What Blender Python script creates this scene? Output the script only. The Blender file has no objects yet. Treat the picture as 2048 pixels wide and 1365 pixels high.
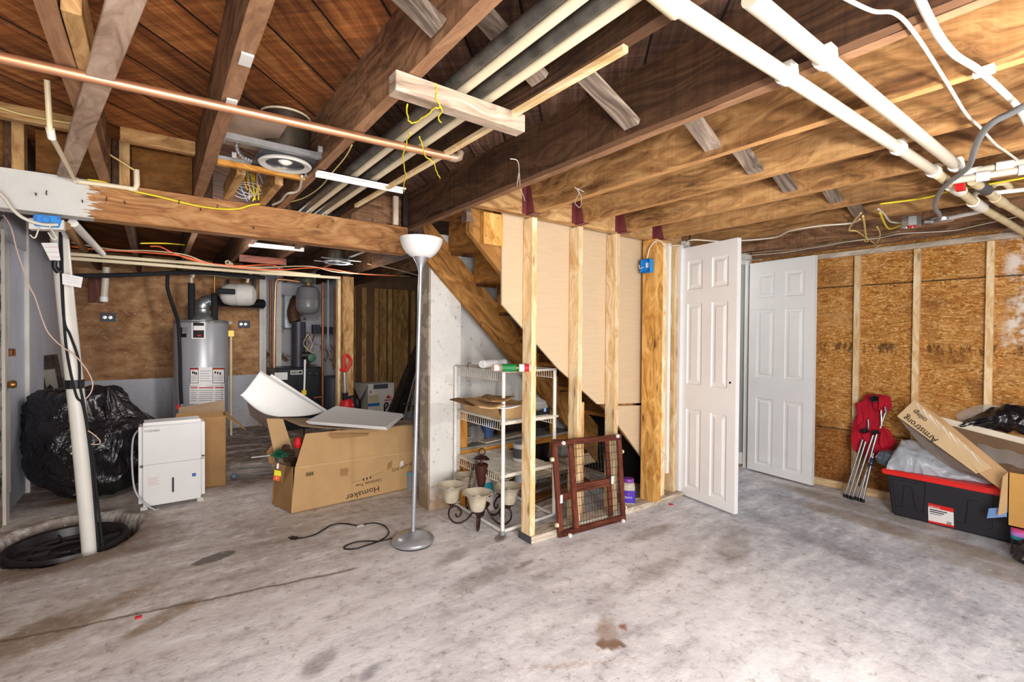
import bpy, bmesh, math, random
from mathutils import Vector, Matrix, noise as mnoise
random.seed(7)
COL = bpy.context.scene.collection
V = Vector
# ---------------------------------------------------------------- measured camera (2048 x 1365 photograph)
F = 958.0; YAW, PITCH, ROLL = .6406, .0133, .0072; EYE = V((0, 0, 1.25))
_f = V((math.sin(YAW)*math.cos(PITCH), math.cos(YAW)*math.cos(PITCH), -math.sin(PITCH)))
_r0 = V((math.cos(YAW), -math.sin(YAW), 0)); _u0 = _r0.cross(_f)
_r = math.cos(ROLL)*_r0 + math.sin(ROLL)*_u0; _u = -math.sin(ROLL)*_r0 + math.cos(ROLL)*_u0
def ray(x, y): return _r*((x-1024)/F) - _u*((y-682.5)/F) + _f
def PZ(x, y, z=0.0): d = ray(x, y); return EYE + d*((z-EYE.z)/d.z)      # survey point on a level plane
def PY(x, y, v): d = ray(x, y); return EYE + d*(v/d.y)                  # on a wall plane Y = v
def PX(x, y, v): d = ray(x, y); return EYE + d*(v/d.x)                  # on a wall plane X = v
def PN(x, y, p, n): d = ray(x, y); n = V(n); return EYE + d*((V(p)-EYE).dot(n)/d.dot(n))
cam = bpy.data.objects.new('camera', bpy.data.cameras.new('camera')); COL.objects.link(cam)
cam.data.sensor_width = 36; cam.data.lens = F/2048*36; cam.data.clip_start = .05
cam.matrix_world = Matrix(((_r.x, _u.x, -_f.x, 0), (_r.y, _u.y, -_f.y, 0), (_r.z, _u.z, -_f.z, EYE.z), (0, 0, 0, 1)))
bpy.context.scene.camera = cam
# ---------------------------------------------------------------- node helpers
class NT:
    def __init__(s, name, rough=.7, metal=0., spec=.4):
        s.m = bpy.data.materials.new(name); s.m.use_nodes = True; s.t = s.m.node_tree; s.n = s.t.nodes
        s.b = s.n['Principled BSDF']; s.b.inputs['Roughness'].default_value = rough
        s.b.inputs['Metallic'].default_value = metal; s.b.inputs['Specular IOR Level'].default_value = spec
    def new(s, k, **kw):
        n = s.n.new(k)
        for a, v in kw.items(): setattr(n, a, v)
        return n
    def put(s, sock, v):
        if v is None: return
        if isinstance(v, bpy.types.NodeSocket): s.t.links.new(v, sock)
        elif isinstance(v, (tuple, list)) and len(v) == 3 and sock.type == 'RGBA': sock.default_value = (*v, 1)
        else: sock.default_value = v
    def coord(s, k='Object'): return s.new('ShaderNodeTexCoord').outputs[k]
    def rand(s): return s.new('ShaderNodeObjectInfo').outputs['Random']
    def math(s, op, a, b=None, c=None, clamp=False):
        n = s.new('ShaderNodeMath', operation=op, use_clamp=clamp); s.put(n.inputs[0], a); s.put(n.inputs[1], b); s.put(n.inputs[2], c); return n.outputs[0]
    def vmath(s, op, a, b=None, out=0):
        n = s.new('ShaderNodeVectorMath', operation=op); s.put(n.inputs[0], a); s.put(n.inputs[1], b); return n.outputs[out]
    def xyz(s, v):
        n = s.new('ShaderNodeSeparateXYZ'); s.put(n.inputs[0], v); return n.outputs
    def map(s, v, scale=(1, 1, 1), rot=(0, 0, 0), loc=(0, 0, 0)):
        n = s.new('ShaderNodeMapping'); s.put(n.inputs['Vector'], v); n.inputs['Scale'].default_value = scale
        n.inputs['Rotation'].default_value = rot; s.put(n.inputs['Location'], loc); return n.outputs[0]
    def noise(s, v, scale, detail=4, rough=.55, dist=0., col=False):
        n = s.new('ShaderNodeTexNoise'); s.put(n.inputs['Vector'], v); n.inputs['Scale'].default_value = scale
        n.inputs['Detail'].default_value = detail; n.inputs['Roughness'].default_value = rough; n.inputs['Distortion'].default_value = dist
        return n.outputs['Color' if col else 'Fac']
    def voro(s, v, scale, feature='F1', out='Distance', rnd=1.):
        n = s.new('ShaderNodeTexVoronoi', feature=feature); s.put(n.inputs['Vector'], v); n.inputs['Scale'].default_value = scale
        n.inputs['Randomness'].default_value = rnd; return n.outputs[out]
    def ramp(s, f, stops, interp='LINEAR'):
        n = s.new('ShaderNodeValToRGB'); s.put(n.inputs[0], f); r = n.color_ramp; r.interpolation = interp
        while len(r.elements) < len(stops): r.elements.new(.5)
        for e, (p, c) in zip(r.elements, stops): e.position = p; e.color = (*c, 1) if isinstance(c, tuple) else (c, c, c, 1)
        return n.outputs[0]
    def mix(s, f, a, b, mode='MIX'):
        n = s.new('ShaderNodeMix', data_type='RGBA', blend_type=mode); n.clamp_factor = True
        s.put(n.inputs[0], f); s.put(n.inputs[6], a); s.put(n.inputs[7], b); return n.outputs[2]
    def sstep(s, v, a, b):
        n = s.new('ShaderNodeMapRange', interpolation_type='SMOOTHSTEP'); s.put(n.inputs[0], v)
        n.inputs[1].default_value = a; n.inputs[2].default_value = b; return n.outputs[0]
    def bump(s, h, strength=.3, dist=.01):
        n = s.new('ShaderNodeBump'); s.put(n.inputs['Height'], h); n.inputs['Strength'].default_value = strength
        n.inputs['Distance'].default_value = dist; s.t.links.new(n.outputs[0], s.b.inputs['Normal'])
    def color(s, c): s.put(s.b.inputs['Base Color'], c)
def srgb(*c):
    if len(c) == 1: h = c[0].lstrip('#'); c = tuple(int(h[i:i+2], 16)/255 for i in (0, 2, 4))
    return tuple(x/12.92 if x <= .04045 else ((x+.055)/1.055)**2.4 for x in c)
def mul(c, k): return tuple(x*k for x in c)
def plain(name, c, rough=.6, metal=0., var=.12, scale=6., bump=0., spec=.4):
    """a painted, plastic or metal surface with slight unevenness"""
    t = NT(name, rough, metal, spec); o = t.coord(); c = srgb(c) if isinstance(c, str) else c
    n = t.noise(o, scale, 3, .6)
    t.color(t.mix(t.ramp(n, [(.3, 0.), (.7, 1.)]), mul(c, 1-var), mul(c, 1+var*.6)))
    if bump: t.bump(t.noise(o, scale*8, 4), bump, .004)
    return t.m
def wood(name, dark, mid, light, rough=.75, grain=1., knots=.0, blotch=.5, saw=0., bump=.25, fine=26., paint=None, dusty=0.):
    """sawn timber, grain along the board's own X"""
    t = NT(name, rough, 0, .25); dark, mid, light = (srgb(c) if isinstance(c, str) else c for c in (dark, mid, light))
    off = t.vmath('SCALE', (13.7, 7.3, 3.1), None); sc = off.node; t.put(sc.inputs['Scale'], t.rand())
    v = t.vmath('ADD', t.coord(), off)
    v2 = t.vmath('ADD', t.map(v, (.8*grain, fine, fine)), t.vmath('MULTIPLY', t.noise(t.map(v, (1, 3, 3)), 1.6, 2, col=True), (0, 8., 8.)))
    g = t.noise(v2, 1.6, 4, .64)
    c = t.ramp(g, [(.34, dark), (.49, mid), (.66, light)])
    bl = t.noise(t.map(v, (.9, 5, 5)), 1.7, 3, .6); w = t.math('SUBTRACT', 1., bl)
    c = t.mix(t.math('MULTIPLY', t.ramp(bl, [(.42, 0.), (.72, 1.)]), blotch), c, mul(dark, .55), 'MIX')
    c = t.mix(t.math('MULTIPLY', t.ramp(w, [(.35, 0.), (.7, 1.)]), blotch*.6), c, light, 'MIX')
    if knots:
        k = t.voro(t.map(v, (2.1, 8., 8.)), 1.35)
        c = t.mix(t.math('MULTIPLY', t.ramp(k, [(.05, 1.), (.16, 0.)]), knots), c, mul(dark, .28))
        c = t.mix(t.math('MULTIPLY', t.ramp(k, [(.14, 0.), (.2, 1.), (.32, 0.)]), knots*.35), c, mul(dark, .8))
    if saw:
        s_ = t.noise(t.map(v, (70, 1.5, 1.5), (0, 0, .25)), 1., 2)
        c = t.mix(saw, c, t.ramp(s_, [(.35, .72), (.65, 1.2)]), 'MULTIPLY')
    if paint:
        x = t.math('ADD', t.xyz(t.coord())[0], t.math('MULTIPLY', t.math('SUBTRACT', t.noise(t.map(t.coord(), (6, 1, 40)), 2., 3), .5), .3))
        c = t.mix(t.sstep(x, paint, paint-.02), c, t.mix(t.noise(t.coord(), 6, 3), srgb('#c9c6bf'), srgb('#e6e3dd')))
    if dusty:  # faces pointing down are mixed towards a paler tone
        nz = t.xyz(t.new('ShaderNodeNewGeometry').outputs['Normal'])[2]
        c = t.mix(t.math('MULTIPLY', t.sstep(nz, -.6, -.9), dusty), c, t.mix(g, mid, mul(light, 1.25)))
    hv = t.math('ADD', t.math('MULTIPLY', t.rand(), .34), .83)
    h = t.new('ShaderNodeHueSaturation'); t.put(h.inputs['Value'], hv); t.put(h.inputs['Color'], c)
    t.color(h.outputs[0]); t.bump(g, bump, .006)
    return t.m
# ---------------------------------------------------------------- geometry collector
class G:
    def __init__(s): s.v = []; s.f = []; s.mi = []; s.k = 0
    def mat(s, k): s.k = k; return s
    def add(s, vs, fs):
        b = len(s.v); s.v += [V(p) for p in vs]; s.f += [tuple(i+b for i in f) for f in fs]; s.mi += [s.k]*len(fs); return s
    def box(s, lo, hi):
        a, b = V(lo), V(hi)
        return s.hexa([(x, y, z) for z in (a.z, b.z) for x, y in ((a.x, a.y), (b.x, a.y), (b.x, b.y), (a.x, b.y))])
    def hexa(s, p): return s.add(p, [(3, 2, 1, 0), (4, 5, 6, 7), (0, 1, 5, 4), (1, 2, 6, 5), (2, 3, 7, 6), (3, 0, 4, 7)])
    def bar(s, p, q, w, h, up=(0, 0, 1)):
        p, q = V(p), V(q); d = (q-p).normalized(); up = V(up); a = d.cross(up)
        if a.length < 1e-4: a = d.cross(V((1, 0, 0)))
        a.normalize(); b = a.cross(d).normalized(); a, b = a*w/2, b*h/2
        return s.hexa([p-a-b, q-a-b, q+a-b, p+a-b, p-a+b, q-a+b, q+a+b, p+a+b])
    def tube(s, pts, r, n=8, caps=True, closed=False):
        pts = [V(p) for p in pts]; N = len(pts); rs = r if isinstance(r, (list, tuple)) else [r]*N
        base = len(s.v); up = None; vs = []
        for i, p in enumerate(pts):
            if closed: d = pts[(i+1) % N]-pts[i-1]
            else: d = pts[min(i+1, N-1)]-pts[max(i-1, 0)]
            d.normalize()
            if up is None: up = d.orthogonal().normalized()
            else:
                up = up-d*up.dot(d)
                up = up.normalized() if up.length > 1e-6 else d.orthogonal().normalized()
            sd = d.cross(up)
            for k in range(n):
                a = 2*math.pi*k/n; vs.append(p+(up*math.cos(a)+sd*math.sin(a))*rs[i])
        fs = []
        for i in range(N if closed else N-1):
            j = (i+1) % N
            for k in range(n): fs.append((i*n+k, i*n+(k+1) % n, j*n+(k+1) % n, j*n+k))
        if caps and not closed: fs += [tuple(range(n))[::-1], tuple((N-1)*n+k for k in range(n))]
        return s.add(vs, fs)
    def lathe(s, prof, c, axis=(0, 0, 1), n=32, a0=0, a1=2*math.pi, wob=None):
        c = V(c); ax = V(axis).normalized(); x = ax.orthogonal().normalized(); y = ax.cross(x); full = abs(a1-a0-2*math.pi) < 1e-6
        m = n if full else n+1; vs = []
        for r, h in prof:
            for k in range(m):
                a = a0+(a1-a0)*k/n; rr = r*(wob(a, h) if wob else 1); vs.append(c+(x*math.cos(a)+y*math.sin(a))*rr+ax*h)
        fs = []
        for i in range(len(prof)-1):
            for k in range(n if full else n): fs.append((i*m+k, i*m+(k+1) % m, (i+1)*m+(k+1) % m, (i+1)*m+k))
        return s.add(vs, fs)
    def prism(s, poly, vec):
        poly = [V(p) for p in poly]; vec = V(vec); n = len(poly)
        return s.add(poly+[p+vec for p in poly], [tuple(range(n))[::-1], tuple(range(n, 2*n))]+[(i, (i+1) % n, (i+1) % n+n, i+n) for i in range(n)])
    def poly(s, pts): return s.add(pts, [tuple(range(len(pts)))])
    def grid(s, fn, nu, nv):
        vs = [fn(i/nu, j/nv) for j in range(nv+1) for i in range(nu+1)]
        return s.add(vs, [(j*(nu+1)+i, j*(nu+1)+i+1, (j+1)*(nu+1)+i+1, (j+1)*(nu+1)+i) for j in range(nv) for i in range(nu)])
    def ball(s, c, r, n=12, m=8, sq=(1, 1, 1)):
        c = V(c); vs = []; fs = []
        for j in range(m+1):
            t = math.pi*j/m
            for i in range(n):
                a = 2*math.pi*i/n; vs.append(c+V((math.sin(t)*math.cos(a)*r*sq[0], math.sin(t)*math.sin(a)*r*sq[1], -math.cos(t)*r*sq[2])))
        for j in range(m):
            for i in range(n): fs.append((j*n+i, j*n+(i+1) % n, (j+1)*n+(i+1) % n, (j+1)*n+i))
        return s.add(vs, fs)
    def obj(s, name, mats, parent=None, origin=None, smooth=False, bevel=0., seg=1, thick=0., sub=0, M=None):
        me = bpy.data.meshes.new(name)
        o = V(origin) if origin is not None else (sum((p for p in s.v), V())/len(s.v))
        W = M if M is not None else Matrix.Translation(o)
        Wi = W.inverted()
        me.from_pydata([tuple(Wi @ p) for p in s.v], [], s.f)
        mats = mats if isinstance(mats, (list, tuple)) else [mats]
        for m in mats: me.materials.append(m)
        for p, k in zip(me.polygons, s.mi): p.material_index = k
        bm = bmesh.new(); bm.from_mesh(me)
        bmesh.ops.remove_doubles(bm, verts=bm.verts, dist=1e-6)
        bmesh.ops.recalc_face_normals(bm, faces=bm.faces)
        if bevel: bmesh.ops.bevel(bm, geom=[e for e in bm.edges if len(e.link_faces) == 2 and e.calc_face_angle(0) > .5], offset=bevel, segments=seg, affect='EDGES')
        bm.to_mesh(me); bm.free()
        if smooth:
            me.polygons.foreach_set('use_smooth', [True]*len(me.polygons))
            if smooth != 'all':
                try: me.set_sharp_from_angle(angle=math.radians(40))
                except Exception: pass
        ob = bpy.data.objects.new(name, me); COL.objects.link(ob)
        place(ob, W, parent)
        if thick: md = ob.modifiers.new('s', 'SOLIDIFY'); md.thickness = thick; md.offset = 0
        if sub: md = ob.modifiers.new('u', 'SUBSURF'); md.levels = md.render_levels = sub
        return ob
WM = {}
def place(ob, W, parent=None):
    WM[ob.name] = W
    if parent is not None: ob.parent = parent; ob.matrix_parent_inverse = WM[parent.name].inverted()
    ob.matrix_basis = W
def tag(o, label=None, cat=None, group=None, kind=None):
    for k, v in (('label', label), ('category', cat), ('group', group), ('kind', kind)):
        if v: o[k] = v
    return o
def thing(name, loc, label, cat, group=None):
    o = bpy.data.objects.new(name, None); COL.objects.link(o); o.empty_display_size = .05; place(o, Matrix.Translation(V(loc)))
    return tag(o, label, cat, group)
def struct(o): o['kind'] = 'structure'; return o
def board(name, p, q, w, h, m, parent=None, up=(0, 0, 1), bevel=.002, warp=0.):
    """one straight board p..q: w across, h along up; local X runs along the grain"""
    p, q = V(p), V(q); d = (q-p); L = d.length; d.normalize(); up = V(up); a = d.cross(up)
    if a.length < 1e-4: a = d.cross(V((0, 1, 0)))
    a.normalize(); b = a.cross(d).normalized()
    W = Matrix(((d.x, a.x, b.x, p.x), (d.y, a.y, b.y, p.y), (d.z, a.z, b.z, p.z), (0, 0, 0, 1)))
    g = G()
    if warp:
        n = max(4, int(L/.12)); vs = []
        for i in range(n+1):
            x = L*i/n
            for sy, sz in ((-1, -1), (1, -1), (1, 1), (-1, 1)):
                k = mnoise.noise(V((x*3+p.x*9, sy*3+p.y*5, sz*7)))*warp; k2 = mnoise.noise(V((x*5+p.y*9, sy*7, sz*3+p.x*5)))*warp
                vs.append((x, sy*w/2+k, sz*h/2+k2))
        fs = [(3, 2, 1, 0), tuple(4*n+i for i in range(4))]
        for i in range(n):
            for k in range(4): fs.append((4*i+k, 4*i+(k+1) % 4, 4*i+4+(k+1) % 4, 4*i+4+k))
        g.add(vs, fs); bevel = 0
    else: g.box((0, -w/2, -h/2), (L, w/2, h/2))
    g.v = [W @ v for v in g.v]
    return g.obj(name, m, parent, M=W, bevel=bevel)
def curve(pts, n=6):
    """smooth path through points"""
    pts = [V(p) for p in pts]; out = []
    for i in range(len(pts)-1):
        p0, p1, p2, p3 = pts[max(i-1, 0)], pts[i], pts[i+1], pts[min(i+2, len(pts)-1)]
        for k in range(n):
            t = k/n; out.append(.5*((2*p1)+(p2-p0)*t+(2*p0-5*p1+4*p2-p3)*t*t+(3*p1-p0-3*p2+p3)*t**3))
    return out+[pts[-1]]
def cable(name, pts, r, m, parent=None, n=6, seg=6):
    return G().tube(curve(pts, n), r, seg).obj(name, m, parent, smooth='all')
def text(name, txt, o, xd, yd, size, m, parent, depth=.0004, align='LEFT', sx=1.):
    """lettering as a thin mesh: o origin, xd reading direction, yd up direction"""
    c = bpy.data.curves.new('t', 'FONT'); c.body = txt; c.size = size; c.extrude = depth; c.align_x = align; c.resolution_u = 2
    t = bpy.data.objects.new('t', c); COL.objects.link(t)
    me = bpy.data.meshes.new_from_object(t.evaluated_get(bpy.context.evaluated_depsgraph_get()))
    bpy.data.objects.remove(t); bpy.data.curves.remove(c)
    xd = V(xd).normalized(); yd = V(yd); yd = (yd-xd*yd.dot(xd)).normalized(); z = xd.cross(yd); o = V(o)
    me.materials.clear(); me.materials.append(m)
    ob = bpy.data.objects.new(name, me); COL.objects.link(ob)
    place(ob, Matrix(((xd.x*sx, yd.x, z.x, o.x), (xd.y*sx, yd.y, z.y, o.y), (xd.z*sx, yd.z, z.z, o.z), (0, 0, 0, 1))), parent)
    return ob
def copy_tree(o, M):
    """copy of a thing, its parts and their sub-parts, moved by the matrix M"""
    def rec(a, par):
        c = a.copy(); COL.objects.link(c); W = M @ WM[a.name]; WM[c.name] = W
        if par is not None: c.parent = par; c.matrix_parent_inverse = WM[par.name].inverted()
        c.matrix_basis = W
        for ch in [x for x in COL.objects if x.parent == a]: rec(ch, c)
        return c
    return rec(o, None)
# ---------------------------------------------------------------- materials
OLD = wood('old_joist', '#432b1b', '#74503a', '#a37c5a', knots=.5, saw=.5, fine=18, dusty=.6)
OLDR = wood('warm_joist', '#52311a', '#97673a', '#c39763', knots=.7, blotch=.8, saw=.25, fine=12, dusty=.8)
DARKJ = wood('dark_joist', '#2a1a14', '#46301f', '#64452f', saw=.6, blotch=.6, dusty=.9)
GREYW = wood('weathered_strip', '#453a32', '#78685a', '#a39182', blotch=.5, fine=30)
BEAMW = wood('beam_wood', '#8a5a36', '#b5804f', '#d0a06c', knots=.8, blotch=.25, fine=12)
STUD = wood('new_stud', '#d2a66c', '#e8c694', '#f6e2be', knots=.8, blotch=.12, fine=14, bump=.1)
STUDO = wood('old_stud', '#8a6238', '#b98c58', '#d8b07c', knots=.6, blotch=.35, fine=14)
STUDD = wood('back_stud', '#6d4c2a', '#97703f', '#b58d58', knots=.6, blotch=.5, fine=14)
POSTW = wood('post_wood', '#9c6428', '#cf9648', '#e8ba74', knots=.9, blotch=.35, fine=10)
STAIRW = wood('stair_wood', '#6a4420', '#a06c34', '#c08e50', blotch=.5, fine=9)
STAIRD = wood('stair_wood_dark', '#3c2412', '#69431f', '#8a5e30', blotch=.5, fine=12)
FLATW = wood('pale_2x4', '#8f7a66', '#b8a08a', '#d4c2ae', knots=.4, blotch=.3, fine=18)
DIAGW = wood('dusty_board', '#8d705a', '#b49781', '#cdb39d', knots=.4, blotch=.35, fine=16)
SILLW = wood('sill_wood', '#8a7a68', '#b3a38f', '#d2c6b6', knots=.3, blotch=.5, fine=14)
ORANGEW = wood('orange_wood', '#9a5a1c', '#c98432', '#dfa758', blotch=.3, fine=10)
REDW = wood('red_brown_wood', '#3c1a10', '#5f2c1c', '#7c4230', blotch=.4, fine=20, rough=.55)
BLACKW = wood('black_brown_wood', '#17110e', '#2a1f19', '#41322a', blotch=.4)
GRAY_SH = wood('sawn_block', '#7a6048', '#a78c70', '#c6ae92', blotch=.3)

def m_planks():
    t = NT('subfloor_planks', .8, 0, .2); p = t.xyz(t.coord())
    a = t.math('MULTIPLY', t.math('SUBTRACT', p[1], p[0]), .7071); b = t.math('MULTIPLY', t.math('ADD', p[1], p[0]), .7071)
    u = t.math('DIVIDE', t.math('ADD', a, .012), .1885); i = t.math('FLOOR', u); fr = t.math('FRACT', u)
    wn = t.new('ShaderNodeTexWhiteNoise', noise_dimensions='1D'); t.put(wn.inputs['W'], i); rnd = wn.outputs[0]
    cv = t.new('ShaderNodeCombineXYZ'); t.put(cv.inputs[0], b); t.put(cv.inputs[1], a); t.put(cv.inputs[2], t.math('MULTIPLY', rnd, 40)); v = cv.outputs[0]
    g = t.noise(t.vmath('ADD', t.map(v, (1.2, 26, 1)), t.vmath('MULTIPLY', t.noise(v, 3, 3, col=True), (0, 2.5, 0))), 1.5, 4, .65)
    warm = t.ramp(g, [(.25, srgb('#4f2a14')), (.5, srgb('#884f28')), (.72, srgb('#b07842'))])
    dark = t.ramp(g, [(.25, srgb('#38241c')), (.5, srgb('#5c4234')), (.75, srgb('#7e6250'))])
    side = t.sstep(p[0], .45, .75)
    c = t.mix(side, warm, dark)
    c = t.mix(t.ramp(t.noise(v, 2.2, 4), [(.45, 0.), (.75, .75)]), c, mul(srgb('#3a2012'), .8))
    c = t.mix(.75, c, t.ramp(t.noise(t.map(v, (60, 2, 1)), 1., 2), [(.3, .55), (.7, 1.35)]), 'MULTIPLY')
    h = t.new('ShaderNodeHueSaturation'); t.put(h.inputs['Color'], c); t.put(h.inputs['Value'], t.math('ADD', t.math('MULTIPLY', rnd, .6), .7)); c = h.outputs[0]
    e = t.math('MINIMUM', fr, t.math('SUBTRACT', 1., fr)); gap = t.ramp(e, [(.012, 1.), (.03, 0.)])
    t.color(t.mix(gap, c, (.008, .005, .004))); t.bump(t.math('SUBTRACT', g, t.math('MULTIPLY', gap, 3)), .35, .006); return t.m
def m_floor():
    t = NT('concrete_floor', .62, 0, .35); o = t.coord(); p = t.xyz(o)
    n2 = t.noise(o, 4.5, 5, .7); n3 = t.noise(o, 24, 3, .75); n4 = t.noise(t.map(o, (1, 3.2, 1), (0, 0, .6)), 2.6, 5, .72)
    at = t.new('ShaderNodeAttribute', attribute_name='tint'); base, al = at.outputs['Color'], at.outputs['Alpha']
    c = t.mix(t.ramp(n4, [(.5, 0.), (.72, .55)]), base, t.mix(1., base, srgb('#a59a98'), 'MULTIPLY'))
    c = t.mix(t.ramp(n4, [(.3, .85), (.47, 0.)]), c, srgb('#f7f4f4'))
    k = t.math('MULTIPLY', t.sstep(t.math('ADD', al, t.math('MULTIPLY', t.math('SUBTRACT', n2, .5), 1.1)), .12, 1.0), .9)
    n5 = t.noise(o, 12, 4, .72); c = t.mix(t.ramp(n5, [(.32, .38), (.46, 0.)]), c, t.mix(1., base, srgb('#9b918e'), 'MULTIPLY')); c = t.mix(t.ramp(n5, [(.52, 0.), (.68, .4)]), c, srgb('#f6f3f3'))
    at2 = t.new('ShaderNodeAttribute', attribute_name='stain'); c = t.mix(k, c, at2.outputs['Color'])
    c = t.mix(t.ramp(n2, [(.6, 0.), (.76, .55)]), c, srgb('#7d726c'))
    c = t.mix(t.ramp(n3, [(.26, .5), (.42, 0.)]), c, srgb('#75695f')); c = t.mix(t.ramp(n3, [(.6, 0.), (.72, .4)]), c, srgb('#f4f0ee'))
    a, b = PZ(0, 1285), PZ(715, 1138); dv = (b-a).normalized(); nn = V((-dv.y, dv.x, 0)); off = -nn.dot(a)
    dd = t.math('ADD', t.vmath('DOT_PRODUCT', o, tuple(nn), 1), off)
    dd = t.math('ABSOLUTE', t.math('ADD', dd, t.math('MULTIPLY', t.math('SUBTRACT', n2, .5), .08)))
    al2 = t.vmath('DOT_PRODUCT', o, tuple(dv), 1); lim = t.sstep(al2, b.dot(dv)+.04, b.dot(dv)-.04)
    c = t.mix(t.math('MULTIPLY', t.ramp(dd, [(.003, .85), (.014, 0.)]), lim), c, srgb('#6d5746'))
    c = t.mix(t.math('MULTIPLY', t.ramp(t.voro(o, 19), [(.03, .8), (.055, 0.)]), t.ramp(n4, [(.5, 0.), (.56, 1.)])), c, t.ramp(n2, [(.45, srgb('#5c4a3c')), (.55, srgb('#fbf8f4'))]))
    t.color(c); t.bump(t.math('ADD', n2, t.math('MULTIPLY', n3, .5)), .35, .012); return t.m
def m_osb():
    t = NT('osb_sheathing', .75, 0, .25); o = t.coord(); p = t.xyz(o); s = t.new('ShaderNodeCombineXYZ'); t.put(s.inputs[0], p[1]); t.put(s.inputs[1], p[2]); v0 = s.outputs[0]
    v0 = t.vmath('ADD', v0, t.vmath('SCALE', t.vmath('SUBTRACT', t.noise(v0, 9, 3, col=True), (.5, .5, .5)), None))
    v0.node.inputs[1].links[0].from_node.inputs['Scale'].default_value = .05
    L = []
    for rot, sc, sd in ((.2, 23., 0), (-.75, 26., 5), (1.15, 28., 9)):
        mv = t.map(v0, (1, 4.6, 1), (0, 0, rot), (sd, sd*.7, 0)); L.append(t.math('ADD', t.math('MULTIPLY', t.xyz(t.voro(mv, sc, out='Color'))[0], .75), t.math('MULTIPLY', t.noise(t.map(mv, (8, 60, 1)), 1., 2), .3)))
    pick = t.noise(v0, 44, 1); pick2 = t.noise(t.map(v0, loc=(7, 3, 0)), 38, 1)
    def mixf(f, x, y): return t.math('ADD', t.math('MULTIPLY', x, t.math('SUBTRACT', 1., f)), t.math('MULTIPLY', y, f))
    k = mixf(t.math('GREATER_THAN', pick2, .55), mixf(t.math('GREATER_THAN', pick, .5), L[0], L[1]), L[2])
    c = t.ramp(k, [(.08, srgb('#6b3f18')), (.22, srgb('#9c642a')), (.5, srgb('#b87c38')), (.72, srgb('#c8924e')), (.92, srgb('#dcb47a'))])
    c = t.mix(t.ramp(t.noise(v0, 2.3, 3, .65), [(.52, 0.), (.75, .5)]), c, srgb('#d0a470'))
    c = t.mix(t.ramp(t.noise(t.map(v0, loc=(4, 2, 0)), 3.1, 3, .65), [(.52, 0.), (.74, .7)]), c, srgb('#6a3d18'))
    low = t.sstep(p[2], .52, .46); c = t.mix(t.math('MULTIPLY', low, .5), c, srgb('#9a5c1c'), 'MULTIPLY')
    # whitewash smears past the last stud
    w = t.math('MULTIPLY', t.sstep(p[1], .64, .56), t.ramp(t.noise(t.map(v0, (1, .8, 1)), 4.5, 4, .7), [(.5, 0.), (.6, .9)])); c = t.mix(w, c, srgb('#e9dfd2'))
    for z in (1.665, .487):
        e = t.math('ABSOLUTE', t.math('SUBTRACT', p[2], z)); c = t.mix(t.ramp(e, [(.003, 1.), (.006, 0.)]), c, srgb('#3b2a16'))
    e = t.math('ABSOLUTE', t.math('SUBTRACT', p[2], 1.165)); f = t.math('MULTIPLY', t.ramp(e, [(.03, 1.), (.05, 0.)]), t.ramp(t.noise(t.map(v0, (40, 8, 1)), 1., 3, .6), [(.5, 0.), (.6, .75)])); c = t.mix(f, c, srgb('#3d2814'))
    t.color(c); t.bump(k, .35, .006); return t.m
def m_ply(name, cols, dark, kd=.7, scale=1.):
    t = NT(name, .8, 0, .2); o = t.coord(); g = t.noise(t.map(o, (3*scale, 2, 6*scale)), 2., 4, .7); c = t.ramp(g, [(.28, srgb(cols[0])), (.5, srgb(cols[1])), (.72, srgb(cols[2]))])
    c = t.mix(t.ramp(t.noise(o, 1.6, 3, .6), [(.42, 0.), (.68, kd)]), c, srgb(dark)); c = t.mix(t.ramp(t.noise(o, 30, 4, .7), [(.58, 0.), (.7, .5 if kd > .7 else 0.)]), c, srgb('#d9c3a8'))
    t.color(c); t.bump(g, .2, .005); return t.m
def m_peel(name, base, under, k0=.58, scale=3.):
    t = NT(name, .8, 0, .25); o = t.coord(); n = t.noise(o, scale, 5, .7); n2 = t.noise(o, scale*7, 3, .7)
    c = t.ramp(t.noise(o, scale*.6, 5), [(.3, mul(srgb(base), .82)), (.7, srgb(base))]); m = t.ramp(n, [(k0, 0.), (k0+.05, 1.)]); c = t.mix(m, c, srgb(under))
    c = t.mix(t.ramp(n2, [(.28, .6), (.4, 0.)]), c, mul(srgb(under), .6)); p = t.xyz(o); low = t.sstep(p[2], .28, .02)
    c = t.mix(t.math('MULTIPLY', low, t.ramp(n, [(.35, .2), (.6, .9)])), c, srgb('#96744e')); t.color(c); t.bump(t.math('SUBTRACT', n2, m), .4, .01); return t.m
PLANKS = m_planks(); FLOORM = m_floor(); OSB = m_osb()
PLYB = m_ply('back_plywood', ('#86583a', '#b98a60', '#d6ac80'), '#6e4a30', .72); PLYR = m_ply('rim_plywood', ('#4e3015', '#7b5024', '#9c6d38'), '#3a2210')
WCONC = m_peel('painted_concrete', '#c9cbd2', '#8c7f78', .66); COLM = m_peel('column_concrete', '#e4e0da', '#b5a695', .68, 4.); STONE = m_peel('bare_concrete', '#9c8e7c', '#b9aa98', .5, 9.)
def m_drywall():
    t = NT('drywall_back', .85, 0, .2); o = t.coord(); n = t.noise(t.map(o, (3, 3, 40)), 2, 4); t.color(t.mix(n, srgb('#c6ab8a'), srgb('#d8bf9f'))); return t.m
DRYW = m_drywall()
WHITE = plain('white_paint', '#e9e7e6', .45, var=.05, scale=3); WHITED = plain('dull_white', '#cbc6bf', .6, var=.12); WALLW = m_peel('white_board', '#dcd8d4', '#b9aea4', .7, 2.)
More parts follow.
